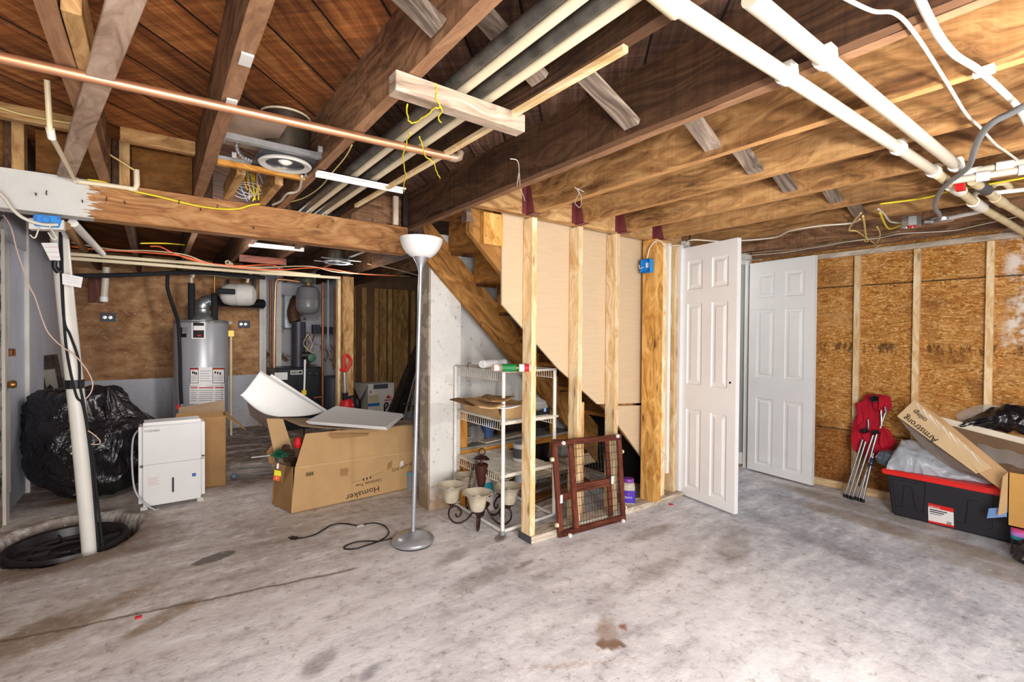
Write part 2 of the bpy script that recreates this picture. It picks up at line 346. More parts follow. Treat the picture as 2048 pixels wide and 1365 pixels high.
DOORG = plain('painted_panel', '#b9bac4', .5, var=.12, scale=2.5); CREAM = plain('cream_pvc', '#e3d3b2', .4, var=.1); PVC = plain('white_pvc', '#c8bdab', .4, var=.08); PVCD = plain('dirty_pvc', '#e6e0d8', .45, var=.1, scale=14)
PVCY = plain('aged_pvc', '#d9c8a0', .45, var=.2, scale=9)
BLACKP = plain('black_pipe', '#5e5a54', .42, .45, .5, 16, spec=.5); BLK = plain('black_plastic', '#17161a', .45, var=.2); BLKM = plain('black_metal', '#26262b', .4, .4, .2); RUB = plain('black_foam', '#1c1c20', .8)
STEEL = plain('galvanised', '#c2c6c8', .32, .85, .18, 18); CHROME = plain('bright_steel', '#dcdcde', .18, .95, .05); SILVER = plain('silver_paint', '#b9bbc0', .32, .7, .05); CAN = plain('lamp_can', '#6d6458', .35, .8, .3, 6)
COPPER = plain('copper', '#d59a74', .35, .75, .12, 9); COPPERD = plain('old_copper', '#8f5a3c', .45, .7, .3, 9); REDP = plain('red_plastic', '#c81d24', .35, var=.1); REDL = plain('red_lid', '#e0261c', .4, var=.08)
YEL = plain('yellow_cable', '#e6cf2e', .5); YELD = plain('cream_cable', '#d8c078', .55); WCAB = plain('white_cable', '#cfc7b8', .5); GCAB = plain('grey_conduit', '#8b8f94', .4, .4); ORG = plain('orange_cable', '#c4502a', .5); BCAB = plain('dusty_cable', '#a58f74', .6)
BLUE = plain('blue_box', '#1585d6', .45, var=.08); BLUEP = plain('blue_plastic', '#2f67ad', .5); MAROON = plain('hanger_primer', '#6d3136', .5, var=.2)
GREY = plain('mid_grey', '#8d9096', .5); GREYD = plain('dark_grey', '#4a4a50', .55); BRASS = plain('brass', '#a87a3e', .35, .8); IRON = plain('rusty_nail', '#4a3b33', .6, .6)
GUNM = plain('tank_grey', '#7d7e80', .28, .3, .06); HEATER = plain('heater_grey', '#b0b1b6', .36, .35, .04); LABW = plain('label_white', '#ece8e6', .55, var=.04); INK = plain('ink', '#1b1712', .7); INKB = plain('box_ink', '#2a1c10', .8); REDI = plain('red_ink', '#c2202c', .6)
CARD = plain('cardboard', '#bb976a', .85, var=.1, scale=5, bump=.05, spec=.15); CARDD = plain('cardboard_dark', '#9d7850', .85, var=.15, spec=.15); CARDI = plain('cardboard_inside', '#8a735c', .9, var=.15, spec=.1); CARDW = plain('cardboard_light', '#c3a074', .85, var=.08, spec=.15)  # CARDD is a darker cardboard tone
FOAM = plain('foam_board', '#d8d6d4', .8, var=.04, scale=40); PAPERW = plain('paper_white', '#efeae2', .8, var=.05); GLASSM = plain('alabaster_glass', '#beb29c', .35, var=.22, scale=14); BRONZE = plain('bronze', '#3a2522', .4, .5, .3); BULB = plain('bulb_white', '#f2eee6', .3, var=.02)
TAPEB = plain('blue_tape', '#7da0d8', .6, var=.1); PURPLE = plain('purple_label', '#4a2fae', .5, var=.05); PURL = plain('purple_lid', '#7a3f9a', .4); PINK = plain('pink', '#e0559a', .5); TEAL = plain('teal', '#2aa0b0', .5); YTAG = plain('yellow_tag', '#e3e02a', .5); OTAG = plain('orange_tag', '#e85a20', .5); GREENF = plain('pine_green', '#1f6a4a', .7, var=.4, scale=60); CONE = plain('pine_cone', '#4a2e1e', .7, var=.4, scale=50); REDF = plain('red_ribbon', '#d81c22', .6); LGREEN = plain('green_label', '#1e7a3c', .5)
REDC = plain('red_canvas', '#b3182b', .75, var=.2, scale=9, spec=.2); TOTE = plain('tote_black', '#26262c', .5, var=.12); CARPET = plain('carpet', '#a98c76', .95, var=.25, scale=90, bump=.5); GREYW2 = plain('grey_room', '#99a19c', .7, var=.05)
LINK = plain('loose_wire', '#d8d2c8', .45, .3); PINKW = plain('pinkish_wire', '#d8b8a8', .6)
def m_bag():
    t = NT('black_bag', .27, 0, .6); o = t.coord(); t.color(mul(srgb('#1c181c'), 1.)); w = t.noise(t.map(o, (1.3, 1.3, .8)), 4, 3, .55, 2.); t.bump(w, .6, .06); return t.m
BAG = m_bag()
def m_clear(name, c, a, rough=.2):
    t = NT(name, rough, 0, .5); t.color(srgb(c)); t.b.inputs['Alpha'].default_value = a; o = t.coord(); t.bump(t.noise(o, 14, 5, .6, 1.5), .5, .01); return t.m
GREYBAG = plain('grey_plastic_sheet', '#a9adb5', .3, var=.15, scale=6, bump=.3); CLEAR = m_clear('clear_film', '#c8c4c0', .38); CLEARJ = m_clear('clear_jar', '#e0d6c4', .55, .1)
PVCS = plain('sump_white', '#e4dfd6', .38, var=.06)
SHADE = plain('shade_white', '#eeecea', .45, var=.02)
# ---------------------------------------------------------------- setting
PIT = V((-.425, 3.93, 0)); PR = .335
def build_floor():
    X0, X1, Y0, Y1, st = -1.3, 4.9, .15, 7.5, .024
    nx, ny = int((X1-X0)/st), int((Y1-Y0)/st); vs = []; tint = []; stain = []
    lerp = lambda a, b, k: tuple(x+(y-x)*k for x, y in zip(a, b)); ss = lambda v, a, b: (lambda t: t*t*(3-2*t))(min(1, max(0, (v-a)/(b-a))))
    SP = []
    def S(px, py, rx, ry, ang, col, k, soft=.5): q = PZ(px, py); SP.append((q.x, q.y, rx, ry, math.cos(ang), math.sin(ang), srgb(col), k, soft))
    S(140, 1250, .5, .09, .62, '#957a60', .8, .5); S(330, 1235, .22, .06, .6, '#8f7458', .9, .5); S(60, 1270, .3, .1, .6, '#80674f', .9, .4)
    S(480, 960, .9, .3, 0, '#6e5744', .75, .7); S(300, 1040, .5, .12, .1, '#8b7561', .6, .7); S(120, 990, .45, .28, .2, '#6c584a', .8, .6); S(150, 1000, .22, .1, .3, '#9a6c3c', .95, .5)
    S(230, 1080, .45, .3, 0, '#7d6653', .8, .5); S(120, 1130, .6, .14, .05, '#86715f', .9, .5)
    S(955, 1160, .34, .1, .15, '#7a6d66', .7, .7); S(905, 1115, .2, .07, .4, '#675a52', .7, .6); S(1330, 1130, .5, .1, .1, '#8a7a6c', .65, .7); S(1300, 1065, .35, .07, 0, '#857564', .7, .6)
    S(640, 1325, .12, .06, .7, '#7e7678', .7, .5); S(740, 1345, .06, .035, .6, '#6d6870', .8, .5); S(1000, 1076, .08, .04, .7, '#4f423b', 1., .4)
    S(1700, 1010, .9, .16, 1.45, '#a08d78', .8, .6); S(1640, 990, .4, .08, 1.5, '#66543f', .8, .6); S(1810, 1065, .9, .15, 1.5, '#9b8a76', .85, .5)
    S(1980, 1140, .5, .16, 1.4, '#9a8c7c', .7, .6); S(1470, 1090, .5, .14, .4, '#83766a', .6, .7); S(1580, 1060, .6, .12, 1.2, '#7d7b84', .6, .7); S(1750, 1130, .7, .12, 1.3, '#8a8488', .55, .7)
    S(430, 1116, .10, .045, .3, '#66625c', 1.7, .1); S(1222, 1290, .065, .03, -.6, '#6b4a2c', 1.5, .25); S(1215, 1268, .12, .06, .9, '#9b7d62', .75); S(1247, 1254, .02, .02, 0, '#8d5426', 1.3, .3); S(1150, 1330, .3, .02, -.5, '#a58568', .7, .5)
    S(1110, 1240, .2, .15, 0, '#f4f1f0', .45, .6); S(700, 1230, .5, .2, 0, '#eae4e0', .45, .7); S(1500, 1250, .7, .3, .4, '#efedf0', .5, .7); S(1050, 1130, .1, .03, .2, '#6d5c52', .8, .5)
    for j in range(ny+1):
        for i in range(nx+1):
            x, y = X0+i*st, Y0+j*st; z = 0.; dx, dy = (x-PIT.x)/PR, (y-PIT.y)/(1.17*PR); q = math.hypot(dx, dy)+.09*mnoise.noise(V((x*7, y*7, 0)))
            if q < 1.12: z = -.15*ss(q, 1.08, .9)
            vs.append((x, y, z))
            n = mnoise.noise(V((x*1.1, y*1.1, 3)))*.6+mnoise.noise(V((x*2.9, y*2.9, 7)))*.4; n = min(1, max(0, n*.9+.5))
            c = lerp(srgb('#c9c3c6'), srgb('#efecef'), n); k = ss(y-.25*x+.4*(n-.5), 1.6, 2.9)
            c = lerp(c, lerp(srgb('#b7a798'), srgb('#dcd2c9'), n), .7*k); c = lerp(c, lerp(srgb('#4d3626'), srgb('#86694f'), n), .9*ss(y+.5*(n-.5), 4.3, 5.4))
            c = lerp(c, lerp(srgb('#9aa3b6'), srgb('#e2e5ee'), n), .7*ss(x+.4*(n-.5), 2.1, 3.2)*ss(4.25-x, -.1, .25))
            if q < 1.1: c = lerp(c, srgb('#54402f'), ss(q, 1.1, .98))
            elif q < 1.5: c = lerp(c, srgb('#80694f'), .7*ss(q, 1.5, 1.15))
            A, sc_ = 0., c
            for (cx, cy, rx, ry, ca, sa, col, kk, soft) in SP:
                ex, ey = x-cx, y-cy; u, v = (ex*ca+ey*sa)/rx, (ey*ca-ex*sa)/ry; d = u*u+v*v
                if d < 2.2:
                    w = kk*(1-ss(math.sqrt(d), 1-soft, 1.25))
                    if w > 0: sc_ = lerp(sc_, col, w/(A+w) if A+w > 0 else 0); A = max(A, w)
            tint.append((*c, A*.85)); stain.append((*sc_, 1))
    fs = [(j*(nx+1)+i, j*(nx+1)+i+1, (j+1)*(nx+1)+i+1, (j+1)*(nx+1)+i) for j in range(ny) for i in range(nx)]
    b = len(vs); ex = [(-4, -2.5), (8, -2.5), (8, 9), (-4, 9), (X0, Y0), (X0+nx*st, Y0), (X0+nx*st, Y0+ny*st), (X0, Y0+ny*st)]
    vs += [(x, y, -.0) for x, y in ex]; tint += [(.55, .5, .48, 0)]*8; stain += [(.5, .45, .42, 1)]*8
    fs += [(b, b+1, b+5, b+4), (b+1, b+2, b+6, b+5), (b+2, b+3, b+7, b+6), (b+3, b, b+4, b+7)]
    me = bpy.data.meshes.new('floor'); me.from_pydata(vs, [], fs)
    for nm, dat in (('tint', tint), ('stain', stain)):
        at = me.color_attributes.new(nm, 'FLOAT_COLOR', 'POINT'); at.data.foreach_set('color', [x for c in dat for x in c])
    me.materials.append(FLOORM); me.polygons.foreach_set('use_smooth', [True]*len(me.polygons))
    o = bpy.data.objects.new('floor', me); COL.objects.link(o); place(o, Matrix.Identity(4)); struct(o)
build_floor()
ZT = 2.165       # underside of the subfloor planks
ZJ = 1.95        # underside of the joists
O0 = (0, 0, 0)
def S_(g, name, m, **k): return struct(g.obj(name, m, origin=O0, **k))
S_(G().box((-4, -.9, ZT), (8, 9, ZT+.03)), 'ceiling', PLANKS)
XL, XR, YB = -.79, 4.54, 7.2
# left wall: a painted door in it, grey boards beyond, rough edge nearer
S_(G().box((XL-.1, 5.2, 0), (XL, YB+.1, ZT)), 'wall_left', DOORG)
S_(G().box((XL-.1, 1.2, 0), (XL+.004, 4.47, ZT)), 'wall_left_near', m_peel('rough_wall', '#b9b2a8', '#3a302a', .52, 12.))
S_(G().box((XL-.1, 4.47, 1.86), (XL, 5.2, ZT)), 'wall_left_over_door', DOORG)
d = G().box((XL-.05, 4.5, .012), (XL-.012, 5.18, 1.86)).obj('door_3', plain('old_white_door', '#c3c8d6', .5, var=.12, scale=2.5), origin=O0); struct(d)
G().bar((XL-.008, 4.66, .15), (XL-.008, 4.66, 1.84), .035, .012, (1, 0, 0)).obj('door_stile', WHITED, d)
k = PX(33, 769, XL+.06); G().lathe([(0, .075), (.02, .072), (.028, .055), (.024, .04), (.01, .03), (.009, 0), (.022, 0)], (XL-.012, k.y, k.z), (1, 0, 0), 16).obj('door_knob', BRASS, d, smooth=True)
k = PX(20, 706, XL+.02); g = G().box((XL-.012, k.y-.07, k.z-.03), (XL+.006, k.y+.04, k.z+.03)); g.tube([(XL+.005, k.y+.02, k.z+.02), (XL+.04, k.y+.02, k.z+.02), (XL+.04, k.y+.02, k.z-.02), (XL+.005, k.y+.02, k.z-.02)], .006); g.box((XL, k.y+.03, k.z-.025), (XL+.025, k.y+.1, k.z+.025)); g.obj('hasp', COPPERD, d, bevel=.002)
G().box((XL-.02, 4.4, 0), (XL+.02, 4.49, 1.9)).obj('trim_1', WHITED, origin=O0).__setitem__('kind', 'structure')
G().box((XL-.02, 5.19, 0), (XL+.012, 5.23, 2.1)).obj('trim_2', WHITED, origin=O0).__setitem__('kind', 'structure')
# back wall: plywood over painted concrete
S_(G().box((XL-.1, YB, 0), (1.12, YB+.12, .69)), 'wall_back_concrete', WCONC)
S_(G().box((XL-.1, YB+.02, .69), (1.12, YB+.12, ZT)), 'wall_back_plywood', PLYB)
S_(G().box((1.12, YB+.06, 0), (2.3, YB+.2, ZT)), 'wall_back_boiler', m_peel('boiler_wall', '#a9a7ac', '#5a4636', .56, 2.4))
S_(G().box((1.12, YB-.05, 0), (1.2, YB+.1, ZT)), 'trim_3', COLM)
S_(G().box((1.33, YB+.0, .2), (1.40, YB+.06, 2.05)), 'trim_4', WHITED)
S_(G().box((2.3, YB, 0), (5, YB+.1, ZT)), 'wall_back_closet', plain('dark_boards', '#6a5036', .85, var=.3, scale=3))
# right wall
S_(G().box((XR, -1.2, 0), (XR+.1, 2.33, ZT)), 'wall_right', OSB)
# under-stair wall and drywall
S_(G().box((1.70, 3.2, .67), (2.95, 3.3, 1.95)).box((2.95, 3.2, 0), (3.22, 3.3, 1.95)), 'wall_stair_back', WALLW)
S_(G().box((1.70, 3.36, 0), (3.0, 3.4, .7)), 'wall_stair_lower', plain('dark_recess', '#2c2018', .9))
S_(G().box((3.22, 2.33, 0), (3.25, 3.3, 1.95)), 'wall_stair_shade', plain('stair_shade', '#140e0b', .95))  # added near-black sheet standing in for the shade under the stairs
def dry(name, px, y=2.305):
    S_(G().prism([PY(a, b, y) for a, b in px], (0, .013, 0)), name, DRYW)
dry('wall_drywall_upper', [(1004, 412), (1004, 609), (1115, 736), (1195, 809), (1345, 805), (1345, 470)])
dry('wall_drywall_lower', [(1209, 813), (1345, 810), (1345, 985), (1283, 915)])
g = G().box((1.555, 3.045, 0), (1.80, 3.2, 1.96)); g.mat(1).box((1.545, 3.055, 0), (1.5551, 3.19, 1.96)); S_(g, 'wall_column', [COLM, STONE])
# next room seen through the doorway
S_(G().box((3.0, 3.6, 0), (6.5, 3.7, 2.1)), 'wall_next_room', GREYW2)
S_(G().box((3.0, 3.58, .03), (6.5, 3.6, .13)), 'baseboard_next_room', WHITE)
S_(G().box((4.52, 2.34, .02), (4.54, 3.6, .13)), 'baseboard_next_room_right', WHITE)
S_(G().box((3.2, 2.36, 0), (6.5, 3.6, .02)), 'floor_next_room', CARPET)
S_(G().box((3.30, 2.20, 1.965), (4.62, 3.6, 1.99)), 'ceiling_next_room', WHITE)
S_(G().box((3.25, 2.33, 0), (3.30, 2.5, 1.965)).box((4.50, 2.30, 0), (4.54, 2.335, 1.965)).box((3.3, 2.33, 1.93), (4.5, 2.36, 1.965)), 'trim_5', WHITE)
S_(G().box((4.54, 2.3, 0), (4.7, 3.6, 2.1)), 'wall_next_room_right', GREYW2)
# ---------------------------------------------------------------- doors
def panel_door(name, hinge, end, z0, z1, th, side):
    """six-panel leaf; side=+1 puts the thickness to the left of hinge->end"""
    h, e = V((hinge[0], hinge[1], z0)), V((end[0], end[1], z0)); u = (e-h); Wd = u.length; u.normalize(); n = V((-u.y, u.x, 0))*side; H = z1-z0
    bm = bmesh.new(); cols = [0, .13, .41, .58, .86, 1]; rows = [0, .033, .353, .452, .774, .83, .944, 1]
    for fs in (0, 1):
        grid = [[bm.verts.new(h+u*(c*Wd)+V((0, 0, r*H))+n*(th*fs)) for c in cols] for r in rows]
        pan = []
        for j in range(7):
            for i in range(5):
                q = (grid[j][i], grid[j][i+1], grid[j+1][i+1], grid[j+1][i])
                f = bm.faces.new(q if (fs == 1) == (side < 0) else q[::-1])
                if j in (1, 3, 5) and i in (1, 3): pan.append(f)
        if fs == 0: g0 = grid
        bm.normal_update()
        for f in pan:
            for th_, dp in ((.006, -.009), (.016, 0), (.018, .008)): bmesh.ops.inset_individual(bm, faces=[f], thickness=th_, depth=dp, use_even_offset=True)
    for a in ([(j, 0, j+1, 0) for j in range(7)]+[(j, 5, j+1, 5) for j in range(7)]+[(0, i, 0, i+1) for i in range(5)]+[(7, i, 7, i+1) for i in range(5)]):
        bm.faces.new((g0[a[0]][a[1]], g0[a[2]][a[3]], grid[a[2]][a[3]], grid[a[0]][a[1]]))
    bmesh.ops.recalc_face_normals(bm, faces=bm.faces)
    me = bpy.data.meshes.new(name); bm.to_mesh(me); bm.free(); me.materials.append(WHITE)
    o = bpy.data.objects.new(name, me); COL.objects.link(o); place(o, Matrix.Identity(4)); struct(o); return o, h, u, n, Wd
S_(G().box((3.262, 2.225, 1.966), (4.56, 2.33, ZT)), 'trim_6', OLD)
d1, h, u, n, Wd = panel_door('door_1', (3.3, 2.22), (3.215, 1.724), .015, 1.93, .038, 1)
for z in (.25, 1.0, 1.7): G().tube([h+V((.002, .012, z)), h+V((.002, .012, z+.09))], .008).obj('hinge', STEEL, d1)
g = G(); q = h+u*(Wd-.045)+V((0, 0, .91)); g.lathe([(0, .002), (.008, .002), (.008, 0)], q-n*.0005, -n, 12); g.obj('latch_hole', BLK, d1)
d2, h, u, n, Wd = panel_door('door_2', (4.475, 2.255), (4.405, 1.679), .015, 1.925, .038, -1)
for z in (.25, 1.0, 1.7): G().tube([h+V((0, .012, z)), h+V((0, .012, z+.09))], .008).obj('hinge', STEEL, d2)
q = PN(1612, 783, h, n); G().lathe([(0, .003), (.02, .003), (.022, 0)], q-n*.0, -n, 16).obj('knob_plate', WHITED, d2)
q = PN(1624, 517, h, n); G().lathe([(0, .003), (.006, .003), (.006, 0)], q-n*.0, -n, 12).obj('latch_pin', IRON, d2)
# ---------------------------------------------------------------- timber overhead
BEAM = wood('beam_wood_painted', '#85532f', '#b27c4c', '#cf9d6a', knots=.8, blotch=.25, fine=12, paint=.70)
bm_ = struct(board('beam', (-.92, 3.0, 1.8635), (1.335, 3.0, 1.8635), .1, .173, BEAM, warp=.002))
for i, (x, y) in enumerate(((73, 388), (94, 390), (165, 402), (213, 402), (249, 404), (357, 408), (400, 418), (433, 417), (505, 455), (634, 455), (663, 442))):
    p = PY(x, y, 2.95); G().tube([p+V((0, .004, 0)), p+V((0, -.025, -.002)), p+V((.003, -.03, .014 if i % 2 else -.014))], .0022, 5).obj('bent_nail', IRON, bm_)
JG = 'ceiling joists'
def joist(x0, x1, ya, yb, m, label, zb=ZJ, warp=.003):
    return tag(board('joist', ((x0+x1)/2, ya, (zb+ZT)/2), ((x0+x1)/2, yb, (zb+ZT)/2), x1-x0, ZT-zb, m, warp=warp), label, 'joist', JG)
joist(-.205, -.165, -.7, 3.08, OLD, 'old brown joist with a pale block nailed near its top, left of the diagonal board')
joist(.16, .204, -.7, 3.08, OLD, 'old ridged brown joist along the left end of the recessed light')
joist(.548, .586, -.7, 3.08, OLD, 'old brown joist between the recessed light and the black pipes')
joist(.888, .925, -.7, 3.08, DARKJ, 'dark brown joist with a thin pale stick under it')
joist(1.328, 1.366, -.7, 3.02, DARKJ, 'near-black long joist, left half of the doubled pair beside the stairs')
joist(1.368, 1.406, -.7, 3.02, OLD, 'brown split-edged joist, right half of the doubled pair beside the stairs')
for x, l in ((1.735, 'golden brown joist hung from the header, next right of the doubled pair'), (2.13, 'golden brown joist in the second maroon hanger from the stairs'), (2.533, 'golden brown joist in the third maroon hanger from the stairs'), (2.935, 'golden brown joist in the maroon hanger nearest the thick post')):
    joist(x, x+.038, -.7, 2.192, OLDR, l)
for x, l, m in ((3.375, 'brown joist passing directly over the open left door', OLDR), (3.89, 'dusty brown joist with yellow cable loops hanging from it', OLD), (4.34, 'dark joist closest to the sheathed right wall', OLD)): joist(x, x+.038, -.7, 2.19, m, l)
for x, l in ((-.52, 'dark rear joist end lapped at the far left of the beam'), (-.162, 'dark rear joist lapped beside the joist with the pale block'), (.207, 'dark rear joist lapped beside the ridged joist'), (.59, 'dark rear joist running back over the water heater'), (.93, 'dark rear joist running back over the boiler room'), (1.42, 'dark rear joist running back beyond the concrete column'), (1.85, 'dark rear joist over the grey expansion tank'), (2.3, 'dark rear joist over the closet')):
    joist(x, x+.038, 2.96 if x < 1.3 else 3.25, 7.19, DARKJ, l, warp=0)
for x, l in ((-.475, 'orange cripple block standing on the beam at the far left'), (-.115, 'orange cripple block standing on the beam beside the white pipe elbow')):
    tag(board('cripple_block', (x, 2.99, 1.951), (x, 2.99, ZT), .04, .07, STUDO, up=(0, 1, 0)), l, 'wood block', 'blocks on the beam')
for x0, x1, l in ((-.92, -.207, 'pale nailing strip under the planks at the far left'), (-.123, .158, 'pale stamped nailing strip between the diagonal board and the ridged joist')):
    tag(board('nailing_strip', (x0, 2.78, 2.135), (x1, 2.78, 2.135), .04, .06, STUDO), l, 'wood strip')
for x0, x1, l in ((-.92, -.525, 'plywood rim panel over the painted end of the beam'), (-.43, -.208, 'narrow plywood rim panel left of the white pipe elbow'), (-.09, .158, 'stained plywood rim panel behind the yellow cable')):
    tag(G().box((x0, 3.03, 1.951), (x1, 3.045, ZT-.002)).obj('rim_plywood', PLYR), l, 'plywood panel')
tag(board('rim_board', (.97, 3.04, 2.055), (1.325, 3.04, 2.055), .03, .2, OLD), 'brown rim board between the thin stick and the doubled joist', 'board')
p = PZ(787, 452, 1.951); tag(board('cleat', (p.x, 2.93, 1.951), (p.x, 2.93, ZT-.03), .035, .02, FLATW, up=(0, 1, 0)), 'pale upright cleat on the beam left of the doubled joist', 'wood block', 'blocks on the beam')
p = PZ(809, 453, 1.951); tag(board('cleat', (p.x, 2.92, 1.951), (p.x, 2.92, ZT-.01), .035, .02, BLACKW, up=(0, 1, 0)), 'black upright cleat touching the end of the doubled joist', 'wood block', 'blocks on the beam')
tag(board('header', (1.408, 2.222, (ZJ+ZT)/2), (3.26, 2.222, (ZJ+ZT)/2), .055, ZT-ZJ, STUDO), 'pale header board over the stair wall with maroon hangers on it', 'header')
for x, l in ((1.735, 'maroon joist hanger nearest the doubled dark joist'), (2.13, 'maroon joist hanger with a loop of string beside it'), (2.533, 'maroon joist hanger, third along from the stairs'), (2.935, 'maroon joist hanger above the thick post')):
    g = G(); a, b = x-.004, x+.042
    for q in (a, b): g.prism([(q-.002, 2.193, ZJ-.004), (q-.002, 2.193, ZT-.02), (q-.002, 2.165, ZT-.03), (q-.002, 2.125, ZJ+.03), (q-.002, 2.12, ZJ-.004)], (.004, 0, 0))
    g.box((a-.002, 2.12, ZJ-.005), (b+.002, 2.193, ZJ-.001)); g.box((a-.03, 2.189, ZJ), (a, 2.193, ZT-.02)); tag(g.obj('joist_hanger', MAROON), l, 'bracket', 'maroon hangers')
# bridging strips, one per bay, from the top of one joist to the foot of the next
J = [(.16, .204), (.548, .586), (.888, .925), (1.328, 1.406), (1.735, 1.773), (2.13, 2.168), (2.533, 2.571), (2.935, 2.973), (3.375, 3.413)]
BL = ['left of the black pipes', 'behind the black pipes', 'between the thin stick and the dark doubled joist', 'just right of the doubled joist', 'two bays right of the doubled joist', 'three bays right of the doubled joist', 'four bays right of the doubled joist', 'above the yellow cable loops']
for i in range(8):
    a, b = J[i][1], J[i+1][0]; y = 1.03+.03*(i % 3)
    o = tag(board('bridging_strip', (a+.004, y, 2.14), (b-.004, y, 1.978), .062, .02, GREYW, warp=.002), 'weathered grey bridging strip '+BL[i], 'wood strip', 'bridging strips')
# pieces under and beside the joists
a, b = PZ(272, -60, 1.938), PZ(132, 352, 1.938); tag(board('diagonal_board', a, b, .058, .018, DIAGW), 'dusty flat board nailed diagonally under the joists at left', 'board')
tag(board('wood_block', (-.145, 1.42, 1.995), (-.145, 1.86, 1.995), .035, .1, STUDO), 'pale amber block nailed to the joist by the ceiling corner', 'wood block')
p, q = PZ(787, 183, 1.895), PZ(1057, 260, 1.895); y = (p.y+q.y)/2+.024
blk = tag(board('hung_block', (p.x, y, 1.921), (q.x, y, 1.921), .048, .054, FLATW), 'pale sawn two-by-four hung across the joists under the pipes with yellow string', 'board')
p, q = PZ(632, 347, 1.938), PZ(806, 382, 1.938); tag(G().box((p.x, p.y-.03, 1.944), (q.x, p.y+.01, 1.948)).box((p.x, p.y+.006, 1.925), (q.x, p.y+.01, 1.948)).box((p.x, p.y-.03, 1.936), (q.x, p.y-.027, 1.948)).obj('white_channel', WHITE), 'white angled channel strip under the joists beside the recessed light', 'strip')
p, q = PZ(1252, 96, 1.940), PZ(712, 412, 1.940); tag(board('thin_stick', p, q, .02, .018, STUD), 'long thin pale stick fixed under the dark joist', 'stick')
for x, l, y0 in ((.31, 'short pale board beside the wire bundle, nearer the ridged joist', 2.44), (.475, 'short pale board beside the wire bundle, under the recessed light', 2.5)): tag(board('short_board', (x, y0, 1.995), (x, 2.955, 1.995), .036, .08, STUDO), l, 'board')
p, q = PZ(434, 321, 1.953), PZ(612, 357, 1.953); tag(board('support_lath', (.206, q.y, 1.952), (.546, q.y, 1.952), .03, .022, ORANGEW), 'amber lath under the recessed light frame', 'wood strip')
# ---------------------------------------------------------------- pipes overhead
PG = 'pipes along the joists'
for x, z, m, l in ((.700, 1.985, BLACKP, 'black steel pipe, the one nearer the recessed light'), (.733, 1.974, CREAM, 'cream plastic pipe between the two black pipes'), (.790, 1.985, BLACKP, 'black steel pipe beside the outer cream pipe'), (.823, 1.974, CREAM, 'cream plastic pipe nearest the thin stick')):
    g = G().tube([(x, -.65, z), (x, 3.4, z)], .0175 if m is BLACKP else .014, 12)
    if m is BLACKP: g.tube([(x, 2.32, z), (x, 2.38, z)], .021, 12)
    tag(g.obj('pipe', m, smooth=True), l, 'pipe', PG)
a, b = PZ(-60, 102, 1.932), PZ(905, 315, 1.932); t = thing('copper_pipe', b, 'long bright copper pipe with an elbow, crossing under the left joists', 'pipe')
G().tube([a, b], .0145, 14).obj('tube', COPPER, t, smooth=True); d = (b-a).normalized()
G().tube([b-d*.012, b+d*.012, b+d*.026+V((0, 0, .006)), b+d*.032+V((0, 0, .028))], .0165, 12).obj('elbow', plain('dull_copper', '#b49a84', .4, .6), t, smooth=True)
for x, y in ((462, 206), (492, 118)):
    p = PZ(x, y, 1.947); tag(G().box((p.x-.014, p.y-.03, 1.942), (p.x+.014, p.y+.03, 1.948)).obj('pipe_strap', WHITED), 'white plastic strap on the ridged joist, '+('next to the copper pipe' if y > 150 else 'high up toward the ceiling corner'), 'strap')
def ppath(pts, z): return [PZ(x, y, z) for x, y in pts]
def clamp(name, p, d, r, parent, m):
    d = V(d).normalized(); up = V((0, 0, 1)); s = d.cross(up)
    g = G().tube([p-d*.012, p+d*.012], r*1.35, 12); g.box(p+V((-.02, -.02, r*.4)), p+V((.02, .02, r*1.35))); g.obj(name, m, parent)
W1 = ppath([(1340, 2), (1868, 343)], 1.925); t = thing('drain_pipe', W1[1], 'white plastic pipe crossing the right joists, the one nearer the stairs', 'pipe')
G().tube(W1, .0185, 14).obj('tube', PVC, t, smooth=True); d = W1[1]-W1[0]
G().tube([W1[0]-d.normalized()*.05+V((0, 0, .01)), W1[0]+d.normalized()*.03], .026, 12).obj('end_fitting', CREAM, t, smooth=True)
for x, y in ((1573, 150), (1797, 296), (1868, 343)): clamp('pipe_clamp', PZ(x, y, 1.925), d, .0185, t, PVCD)
pts = ppath([(1876, 349), (1905, 371), (1947, 404), (1970, 420), (2015, 445), (2060, 474)], 1.92)
G().tube(pts, .0185, 12).obj('dirty_length', PVCY, t, smooth=True)
for x, y in ((1912, 376), (1955, 410)): G().tube(ppath([(x-9, y-6), (x+9, y+6)], 1.92), .026, 12).obj('coupling', PVCD, t, smooth=True)
W2 = ppath([(1500, -4), (1916, 334)], 1.925); t = thing('drain_pipe', W2[1], 'white plastic pipe crossing the right joists, the one farther from the stairs', 'pipe')
G().tube(W2, .0185, 14).obj('tube', PVC, t, smooth=True); d = W2[1]-W2[0]
for x, y in ((1650, 118), (1912, 331)): clamp('pipe_clamp', PZ(x, y, 1.925), d, .0185, t, PVCD)
t = thing('branch_pipe', PZ(1980, 355, 1.915), 'stubby white pipe run with couplings at the right edge, lower of two', 'pipe')
G().tube(ppath([(1905, 362), (2070, 336)], 1.90), .014, 12).obj('tube', PVC, t, smooth=True)
for x, y in ((1965, 353), (2050, 339)): G().tube(ppath([(x-14, y+2), (x+14, y-2)], 1.90), .02, 12).obj('coupling', PVCD, t, smooth=True)
G().box(*[PZ(1921, 372, 1.9)+V((-.02, -.014, -.02)), PZ(1921, 372, 1.9)+V((.02, .014, .01))]).obj('valve_handle', REDP, t)
t = thing('branch_pipe', PZ(1990, 335, 1.93), 'stubby white pipe run with couplings at the right edge, upper of two', 'pipe')
G().tube(ppath([(1932, 346), (2070, 320)], 1.93), .014, 12).obj('tube', PVC, t, smooth=True)
